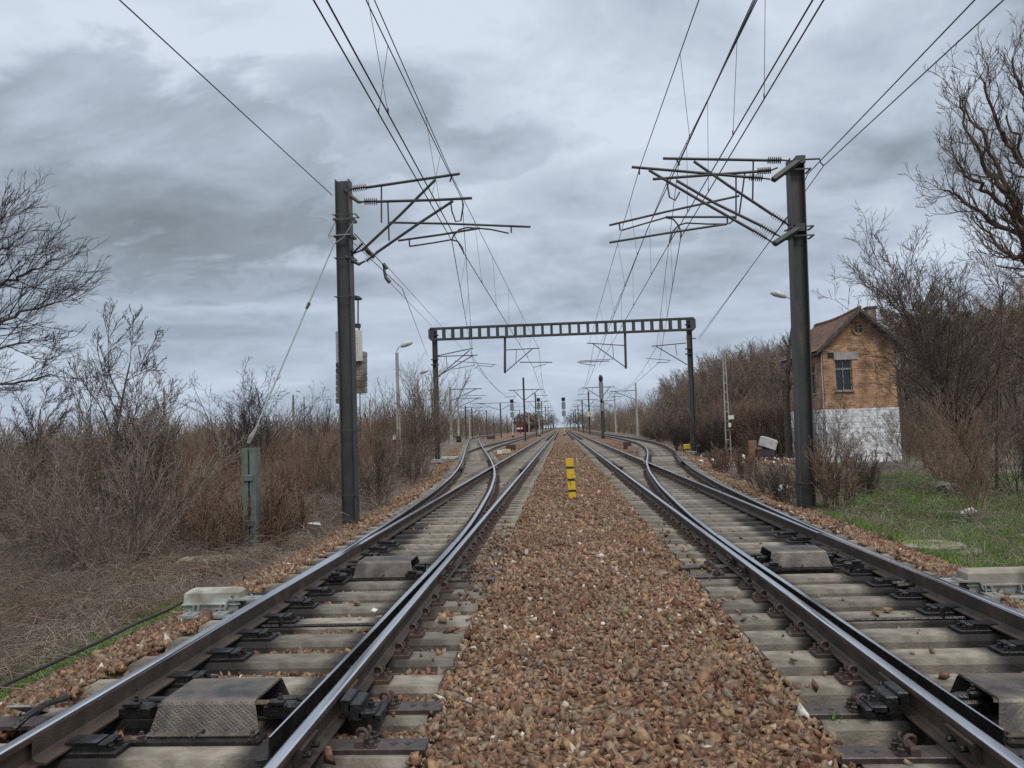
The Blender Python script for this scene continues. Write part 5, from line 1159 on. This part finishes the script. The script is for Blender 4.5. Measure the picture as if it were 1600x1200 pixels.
# --- single shrubs that can be pointed at
def shrub_at(px, py, Y, H, label, S=S_SHRUB, stems=22, spread=.8, mt='twig', r=.013, seed=1, mb=None, budm=None, frac=.3, size=.018, lean=(0, 0), name='shrub'):
    q = at(px, py, Y); z = gz(q[0], Y); segs = tree_mesh(seed, S, H, r, stems, spread, lean=lean)
    parts = [('stems', segmesh('stems', segs, M[mt], 3))]
    if budm:
        V, Fq = buds(segs, random.Random(1), 2, frac, size, M[budm]); parts.append(('buds', fastmesh('buds', V, Fq, M[budm])))
    return put(name, label, 'shrub', parts, (q[0], Y, z-.05))
S_BIG = [sp(10, .06, .012, .15, 1.5, .42, .45, .25, .55, .008), sp(7, .10, .04, .15, 1.1, .5, .5, .35, .6, .0055), sp(5, .14, .05, .2, .7, .55, .5, .5, .7, .0045), sp(3, .18, .04, 2, 0, .5, .5, .6, 1, .004)]
shrub_at(190, 890, 13.4, 3.1, 'big fan shaped leafless shrub in front on the left, greyish stems spreading from one foot', S_BIG, 17, 1.2, 'twig', .024, 11, lean=(-.05, -.05))
shrub_at(60, 880, 15.5, 2.6, 'wide grey shrub at the left edge behind the fan shaped one', S_BIG, 12, 1.0, 'twigbrown', .018, 12)
shrub_at(170, 800, 19, 3.9, 'tall shrub with pale olive catkins on its top twigs, left side', S_BIG, 17, .55, 'twigbrown', .018, 13, budm='bud', frac=.16, size=.026)
shrub_at(40, 800, 21, 3.4, 'olive budding shrub near the left edge', S_BIG, 13, .6, 'twigbrown', .016, 14, budm='bud', frac=.12, size=.024)
shrub_at(265, 800, 20, 3.0, 'budding shrub right of the catkin one, thin upright stems', S_BIG, 13, .5, 'twigbrown', .015, 15, budm='bud', frac=.06, size=.02)
for i, (px, py, Y, H, n_) in enumerate(((345, 868, 14.2, 1.5, 22), (420, 870, 14.8, 1.5, 24), (300, 850, 16, 1.7, 20), (460, 850, 16.0, 1.2, 18))):
    shrub_at(px, py, Y, H, ('red stemmed low shrub left of the anchor post foot', 'red stemmed shrub right of the anchor post, at the gravel edge', 'red stemmed shrub behind and left of the anchor post', 'thin red stems between anchor post and left mast')[i], S_BRUSH[:], n_, .45, 'twigred', .007, 30+i)
shrub_at(590, 790, 21, 1.8, 'upright bare shrub just right of the left mast', S_BRUSH, 20, .5, 'twigbrown', .010, 41)
shrub_at(655, 740, 33, 4.3, 'tall light brown shrub filling the gap left of the gantry leg', S_BRUSH, 40, .5, 'twigbrown', .018, 42)
shrub_at(640, 742, 30, 2.0, 'low bare shrub in front of the tall light brown one', S_BRUSH, 24, .6, 'twigbrown', .012, 43)
shrub_at(600, 735, 40, 3.6, 'bare shrub behind the concrete lamp post', S_BRUSH, 34, .5, 'twigred', .018, 44)
shrub_at(1308, 812, 17.2, 1.55, 'upright shrub right of the right mast foot', S_BRUSH, 18, .42, 'twigred', .007, 51)
shrub_at(1350, 780, 20, 1.2, 'small thin shrub at the left edge of the grass', S_BRUSH, 16, .5, 'twigbrown', .007, 52)
shrub_at(1232, 790, 18.6, 1.1, 'twiggy shrub left of the right mast foot', S_BRUSH, 18, .6, 'twigbrown', .008, 53)
shrub_at(1200, 775, 21, 1.0, 'low twiggy shrub by the greyish sack', S_BRUSH, 16, .7, 'twigbrown', .008, 54)
shrub_at(1165, 742, 27, 1.15, 'reddish shrub in front of the rubbish heap', S_BRUSH, 16, .5, 'twigred', .010, 55)
shrub_at(1130, 735, 30, 1.2, 'small reddish shrub left of the rubbish heap shrub', S_BRUSH, 20, .5, 'twigred', .010, 56)
shrub_at(1062, 705, 50, 2.2, 'dark shrub right behind the gantry leg', S_BRUSH, 30, .6, 'twigdark', .014, 57)
shrub_at(1112, 700, 46, 2.4, 'dark round bush between gantry leg and ladder post', S_BRUSH, 40, .7, 'twigdark', .016, 58)
shrub_at(1525, 800, 15.6, 2.6, 'slender shrub on the grass with a whitish stone at its foot', S_SHRUB, 9, .28, 'twigred', .014, 59)
shrub_at(1490, 765, 21, 2.6, 'bramble like shrub behind the pale stump', S_SHRUB, 20, .7, 'twigred', .012, 60)
shrub_at(1590, 770, 20, 3.0, 'dense shrub at the right edge behind the grass', S_SHRUB, 14, .7, 'twigdark', .014, 61)
shrub_at(1420, 735, 31, 2.6, 'thin shrub in front of the right corner of the brick house', S_SHRUB, 16, .6, 'twigbrown', .012, 62)
shrub_at(1330, 745, 30, 2.0, 'thin shrub before the whitewashed wall', S_SHRUB, 14, .5, 'twigbrown', .009, 63)
shrub_at(1290, 740, 32, 2.8, 'dark twisted creeper like shrub at the left corner of the house', S_SHRUB, 10, .3, 'twigdark', .02, 64)
# --- single trees
S_TREE = [sp(10, .05, .03, .25, 1.6, .75, .58, .2, .55, .014), sp(8, .10, .05, .15, 1.4, .58, .5, .3, .55, .008), sp(6, .13, .05, .15, 1.1, .55, .52, .4, .6, .0055), sp(4, .16, .05, .25, .7, .55, .55, .5, .7, .0045), sp(3, .2, .04, 2, 0, .5, .5, .6, 1, .004)]
def tree_at(px, py, Y, H, label, seed, S=S_TREE, r=.09, stems=1, spread=0, lean=(0, 0), mt='twigdark', mb='bark', lv=2):
    q = at(px, py, Y); z = gz(q[0], Y); out = tree_mesh(seed, S, H, r, stems, spread, lean=lean); return put('bare_tree', label, 'tree', splitparts(out, lv, mb, mt), (q[0], Y, z-.1))
S_L = [dict(S_TREE[0], ch=1.2), dict(S_TREE[1]), dict(S_TREE[2], wx=.02), dict(S_TREE[3], wx=.03), dict(S_TREE[4], wx=.03)]
tree_at(157, 760, 18, 4.6, 'bare tree with dark twigs blown to the right, rising over the left thicket', 71, S_L, .07, 1, 0, (.03, 0), 'twigdark')
tree_at(60, 760, 22, 4.0, 'bare tree with dense crown between the left edge and the wind blown one', 75, S_L, .06, 2, .2, (.03, 0), 'twigdark')
tree_at(375, 690, 36, 4.9, 'small dark bare tree standing above the thicket, behind the anchor post', 72, [dict(S_SHRUB[0], rm=.008), dict(S_SHRUB[1], rm=.007), dict(S_SHRUB[2], rm=.006), dict(S_SHRUB[3], rm=.006)], .045, 9, .42, (0, 0), 'twigdark', lv=1)
tree_at(405, 690, 38, 4.6, 'second small dark tree crossed by the stay rod', 73, [dict(S_SHRUB[0], rm=.008), dict(S_SHRUB[1], rm=.007), dict(S_SHRUB[2], rm=.006), dict(S_SHRUB[3], rm=.006)], .045, 8, .35, (0, 0), 'twigdark', lv=1)
tree_at(505, 690, 60, 5.0, 'small bare tree just left of the left mast', 74, S_SHRUB, .05, 8, .35, (0, 0), 'twigdark', lv=1)
tree_at(1552, 775, 21.5, 6.4, 'large bare tree with many purple brown limbs right of the house front', 81, [dict(S_TREE[0], a=.62, lr=.66, ch=1.6), S_TREE[1], S_TREE[2], S_TREE[3], S_TREE[4]], .075, 5, .42, (-.03, 0), 'twigwillow', 'barkred')
tree_at(1450, 760, 30, 4.6, 'bare tree right beside the whitewashed wall of the house', 83, S_TREE, .06, 1, .2, (0, 0), 'twigwillow')
tree_at(1600, 770, 24, 7.2, 'dark bare tree at the right edge behind the large purple brown one', 84, [dict(S_TREE[0], ch=1.1)]+S_TREE[1:], .10, 1, .2, (0, 0), 'twigdark')
tree_at(1030, 690, 75, 4.6, 'light twigged bare tree standing alone before the slope, right of the grey poles', 85, S_SHRUB, .05, 14, .5, (0, 0), 'twig', lv=1)
S_COL = [sp(14, .03, .02, .3, 2.2, .35, .12, .2, .5, .02), sp(5, .12, .1, .2, 1.2, .5, .5, .4, .6, .01), sp(3, .2, .05, 2, 0, .5, .5, .6, 1, .007)]
tree_at(1232, 700, 40, 10.2, 'narrow dead tree with knobbly bark showing left of the right mast', 86, S_COL, .16, 1, 0, (-.02, 0), 'twigdark', lv=2)
# limbs reaching in from two big trees that stand just outside the picture
def limb_tree(name_label, trunk, limbs, Y, S, mt, mb, seed, rl=.05, dn=.6):
    rg = random.Random(seed); out = []
    base = at(*trunk[0], Y); base = (base[0], Y, gz(base[0], Y)-.2); T = thing('bare_tree', name_label, 'tree', base)
    tp = [np.array(base)]+[at(x, y, Y) for x, y in trunk[1:]]; tr = []
    for i in range(len(tp)-1): tr.append((tuple(tp[i]), tuple(tp[i+1]), .24*(1-.22*i), .24*(1-.22*(i+1)), 0))
    for lb in limbs:
        P = [at(x, y, Y+dy) for x, y, dy in lb]; j0 = min(tp[1:], key=lambda q: np.linalg.norm(q-P[0])); fine = []
        if np.linalg.norm(j0-P[0]) > .01: P = [j0]+P
        for a, c in zip(P[:-1], P[1:]):
            for t in (0, .25, .5, .75): fine.append(a+(c-a)*t)
        fine.append(P[-1]); k = len(fine)
        for i in range(1, k-1): fine[i] = fine[i]+np.array([rg.gauss(0, .03), rg.gauss(0, .05), rg.gauss(0, .03)])
        for i in range(k-1):
            r0, r1 = rl*(1-.8*i/k), rl*(1-.8*(i+1)/k); d = fine[i+1]-fine[i]; d = d/np.linalg.norm(d); tr.append((tuple(fine[i]), tuple(fine[i+1]), r0, r1, 1))
            for _ in range(2 if i > 1 and rg.random() < dn else 1):
                ax = np.array([rg.gauss(0, 1) for _ in range(3)]); ax -= ax@d*d; ax /= np.linalg.norm(ax); a = rg.uniform(.4, .9); cdn = d*math.cos(a)+ax*math.sin(a)
                grow(out, rg, tuple(fine[i+1]), tuple(cdn), S[0]['L']*rg.uniform(.5, 1.1), max(r1*.45, .007), 0, S)
    o = np.array(base); link('trunk', segmesh('trunk', tr, M[mb], 8, o), T); link('crown', segmesh('crown', out, M[mt], 3, o), T)
S_W = [sp(9, .17, .10, .2, .85, .5, .50, .3, .6, .005), sp(6, .20, .12, .3, .8, .5, .6, .4, .7, .004), sp(5, .24, .10, 2, 0, .5, .6, .5, 1, .0034)]; S_W[0]['L'] = 1.0
limb_tree('big curly twigged willow reaching in from the right edge, reddish limbs', [(1690, 800), (1690, 600), (1650, 480), (1625, 420)],
          [[(1625, 420, 0), (1595, 340, 0), (1562, 262, .3), (1530, 210, .4), (1505, 165, .4)], [(1600, 350, 0), (1570, 305, -.3), (1535, 255, -.4), (1508, 205, -.5), (1500, 150, -.5)],
           [(1605, 372, .1), (1560, 352, .3), (1520, 322, .4), (1492, 302, .5), (1475, 298, .5)], [(1640, 300, -.2), (1600, 255, -.4), (1568, 210, -.5), (1548, 160, -.6), (1535, 125, -.6)],
           [(1650, 240, .2), (1612, 180, .2), (1590, 130, .2), (1582, 90, .2)], [(1615, 400, -.2), (1580, 330, -.5), (1545, 300, -.7), (1510, 275, -.8), (1490, 245, -.8)], [(1620, 420, 0), (1590, 400, -.4), (1560, 385, -.5), (1530, 345, -.5)],
           [(1640, 330, .4), (1610, 290, .6), (1590, 230, .7), (1572, 180, .8)]], 16.5, S_W, 'twigwillow', 'barkred', 3, .070, .25)
S_X = [sp(9, .11, .05, .2, .95, .5, .55, .3, .6, .0055, .05), sp(6, .14, .07, .3, .75, .5, .6, .4, .7, .0042, .05), sp(4, .16, .06, 2, 0, .5, .6, .5, 1, .0032, .05)]; S_X[0]['L'] = 1.25
limb_tree('large dark bare tree reaching in from the left edge, twigs combed rightwards', [(-150, 800), (-140, 640), (-120, 560), (-110, 480)],
          [[(-110, 500, 0), (-40, 462, 0), (10, 438, .2), (50, 424, .3), (80, 405, .3)], [(-120, 560, 0), (-50, 528, .3), (10, 500, .4), (60, 478, .5), (95, 470, .5)], [(-110, 480, 0), (-50, 420, -.3), (-10, 370, -.4), (8, 335, -.4)],
           [(-130, 620, 0), (-40, 606, -.2), (20, 598, -.4), (80, 585, -.5)], [(-110, 490, 0), (-60, 450, .5), (-20, 400, .7), (20, 380, .8)], [(-130, 580, 0), (-60, 560, -.6), (0, 548, -.8), (50, 530, -1)]], 15.5, S_X, 'twigdark', 'bark', 5, .055)
# --- far line of trees along the horizon on both sides
for k in range(95):
    y = rt.uniform(170, 420); px_ = rt.uniform(-40, 852) if k < 75 else rt.uniform(905, 1010)
    q = at(px_, 660, y); x = q[0]
    if -22 < x < 12 and y < 560: continue
    put('bare_tree', 'distant bare tree in the low line along the horizon', 'tree', WOOD[k % 5], (x, y, gz(x, y)-.2), rt.uniform(0, 6.3), (rt.uniform(1.0, 1.7), rt.uniform(1, 1.6), rt.uniform(.55, 1.0)), 'distant trees along the horizon')
for k in range(26):
    y = rt.uniform(640, 950); q = at(rt.uniform(828, 926), 664, y)
    put('bare_tree', 'very distant tree closing the view at the vanishing point of the tracks', 'tree', WOOD[k % 5], (q[0], y, -.3), rt.uniform(0, 6.3), (3.2, 3.2, rt.uniform(1.0, 1.9)), 'trees closing the view along the tracks')
def fx3(rg):
    y = rg.uniform(150, 500); s_ = -1 if rg.rand() < .75 else 1; return ((-26-rg.gamma(1.3, 60)) if s_ < 0 else 14+rg.gamma(1.2, 20), y)
stemfield('far_scrub', 15000, fx3, 9.0, .07, 'twigbrown', 'brown scrub line far along the horizon', 6, .3)
def fx4(rg):
    y = rg.uniform(80, 170); return (-(UO[-1]+float(dL(y))+5+rg.gamma(1.5, 9)), y)
stemfield('far_scrub', 6000, fx4, 2.6, .02, 'twigred', 'reddish scrub beyond the concrete poles of the yard', 7, .3)
for i, (px, Y, w, h) in enumerate(((826, 360, 8, 9),)):
    q = at(px, 665, Y); rg = np.random.RandomState(i); nn = 2600; d = rg.normal(size=(nn, 3)); d /= np.linalg.norm(d, axis=1)[:, None]; P = d*rg.uniform(.55, 1, (nn, 1))*np.array([w, w, h*.5])+np.array([0, 0, h*.55])
    a = rg.normal(size=(nn, 3))*.5; b2 = rg.normal(size=(nn, 3))*.5; V = np.stack([P, P+a, P+b2], 1).reshape(-1, 3); T = thing('evergreen_tree' if i else 'round_tree', ('dark evergreen standing out of the bare trees by the right tracks' if i else 'broad round bare tree rising on the horizon behind the red trains'), 'tree', (q[0], Y, -.4))
    link('crown', fastmesh('crown', V, np.arange(3*nn).reshape(-1, 3), M['evergreen'] if i else M['twigbrown']), T); b = MB(); b.tube([(q[0], Y, -.4), (q[0], Y, h*.6)], .3, 6); b.build('trunk', M['bark'], T)
# --- brushwood, litter and grass on the ground
def arcs(name, n, fx, L, hmax, r, m, label, seed, cat='dead weeds'):
    rg = np.random.RandomState(seed); P = np.array([fx(rg) for _ in range(n)]); z = zg(P[:, 0], P[:, 1]); az = rg.uniform(0, 6.283, n); LL = L*rg.uniform(.3, 1.2, n); hh = hmax*rg.uniform(0, 1, n)**1.6; k = 5; pts = []
    b0 = rg.uniform(0, .15, n); cv = rg.normal(0, .5, n)
    for i in range(k+1):
        t = i/k; aa = az+cv*t; x = P[:, 0]+np.cos(aa)*LL*t; y = P[:, 1]+np.sin(aa)*LL*t; pts.append(np.stack([x, y, z+b0+hh*4*t*(1-t)*.9+rg.normal(0, .02, n)+.01], -1))
    segs = [(a, b, r_, r_*.85, 0) for i in range(k) for a, b, r_ in zip(pts[i], pts[i+1], r*rg.uniform(.5, 1.2, n))]
    return tag(link(name, segmesh(name, segs, M[m], 3)), label, cat, kind='stuff')
def lf(y0, y1, spread):
    def f(rg): y = y0+(y1-y0)*rg.rand(); return (-(UO[-1]+.57+float(dL(y))+1.35+abs(rg.gamma(1.3, spread))), y)
    return f
arcs('brushwood', 9000, lf(4.5, 17, 2.4), .8, .28, .0035, 'dead', 'tangled dead weeds covering the ground left of the gravel', 21)
arcs('brushwood', 3000, lf(4.5, 20, 2.8), 1.6, .5, .0045, 'twigbrown', 'longer dead canes lying over the weeds on the left', 22)
arcs('brushwood', 4500, lf(15, 34, 2.6), 1.2, .5, .006, 'dead', 'dead weeds under the left thicket', 23)
def rf(y0, y1, a, b_):
    def f(rg): y = y0+(y1-y0)*rg.rand(); return (UO[1]+.57+float(dR(y))+1.2+a+(b_-a)*rg.rand()**1.3, y)
    return f
arcs('brushwood', 1900, rf(18, 34, -.1, 7), .9, .3, .005, 'dead', 'dead weeds between the right gravel edge and the house', 24)
arcs('brushwood', 1300, rf(9, 18, 0, 6), .7, .25, .004, 'dead', 'loose straw lying in the grass on the right', 25)
def grassf(name, n, fx, h, w, label, seed, m='grass'):
    rg = np.random.RandomState(seed); P = np.array([fx(rg) for _ in range(n)]); cl = .5+.5*np.sin(P[:, 0]*1.7+np.sin(P[:, 1]*1.1)*2)*np.cos(P[:, 1]*1.3); keep = rg.rand(n) < .45+.55*cl; P = P[keep]; cl = cl[keep]; n = len(P)
    z = zg(P[:, 0], P[:, 1]); hh = h*rg.uniform(.4, 1.2, n)*(.6+.8*cl); a = rg.uniform(0, 6.283, n); dx, dy = np.cos(a)*w, np.sin(a)*w; b = rg.normal(0, .5, (n, 2))*hh[:, None]
    A = np.stack([P[:, 0]-dx, P[:, 1]-dy, z-.01], -1); B = np.stack([P[:, 0]+dx, P[:, 1]+dy, z-.01], -1); C = np.stack([P[:, 0]+b[:, 0], P[:, 1]+b[:, 1], z+hh], -1)
    return tag(link(name, fastmesh(name, np.stack([A, B, C], 1).reshape(-1, 3), np.arange(3*n).reshape(-1, 3), M[m])), label, 'grass', kind='stuff')
grassf('grass', 110000, rf(8, 19, -.15, 8), .10, .007, 'green grass right of the right turnout', 31)
grassf('grass', 25000, rf(18, 27, 1.0, 9), .12, .010, 'patchy grass in front of the house', 32)
def gl(rg): y = rg.uniform(3.5, 10.5); return (-(UO[-1]+.57+1.22+abs(rg.normal(0, .38))), y)
grassf('grass', 17000, gl, .06, .005, 'narrow green strip of grass along the left gravel edge', 33)
grassf('grass', 14000, lf(4.5, 17, 2.6), .16, .004, 'dry grass tufts among the dead weeds', 34, 'dead')
grassf('grass', 7500, rf(9, 30, 0, 9), .22, .005, 'dry grass tufts on the right', 35, 'dead')
rg_ = np.random.RandomState(9); P = []
for cx, cy, n_ in ((.55, 7.4, 30), (1.25, 5.3, 18), (1.35, 5.9, 14), (1.55, 4.75, 16), (1.15, 6.3, 12), (.9, 7.1, 10)):
    for _ in range(n_): P.append((cx+rg_.normal(0, .03), cy+rg_.normal(0, .03)))
P = np.array(P); n_ = len(P); a = rg_.uniform(0, 6.28, n_); A = np.stack([P[:, 0]-np.cos(a)*.006, P[:, 1]-np.sin(a)*.006, np.zeros(n_)], -1); B = A+np.stack([np.cos(a)*.012, np.sin(a)*.012, np.zeros(n_)], -1); Cc = A+np.stack([rg_.normal(0, .03, n_), rg_.normal(0, .03, n_), rg_.uniform(.03, .07, n_)], -1)
tag(link('weeds', fastmesh('weeds', np.stack([A, B, Cc], 1).reshape(-1, 3), np.arange(3*n_).reshape(-1, 3), M['grass'])), 'tiny green weeds sprouting in the middle gravel', 'weeds', kind='stuff')
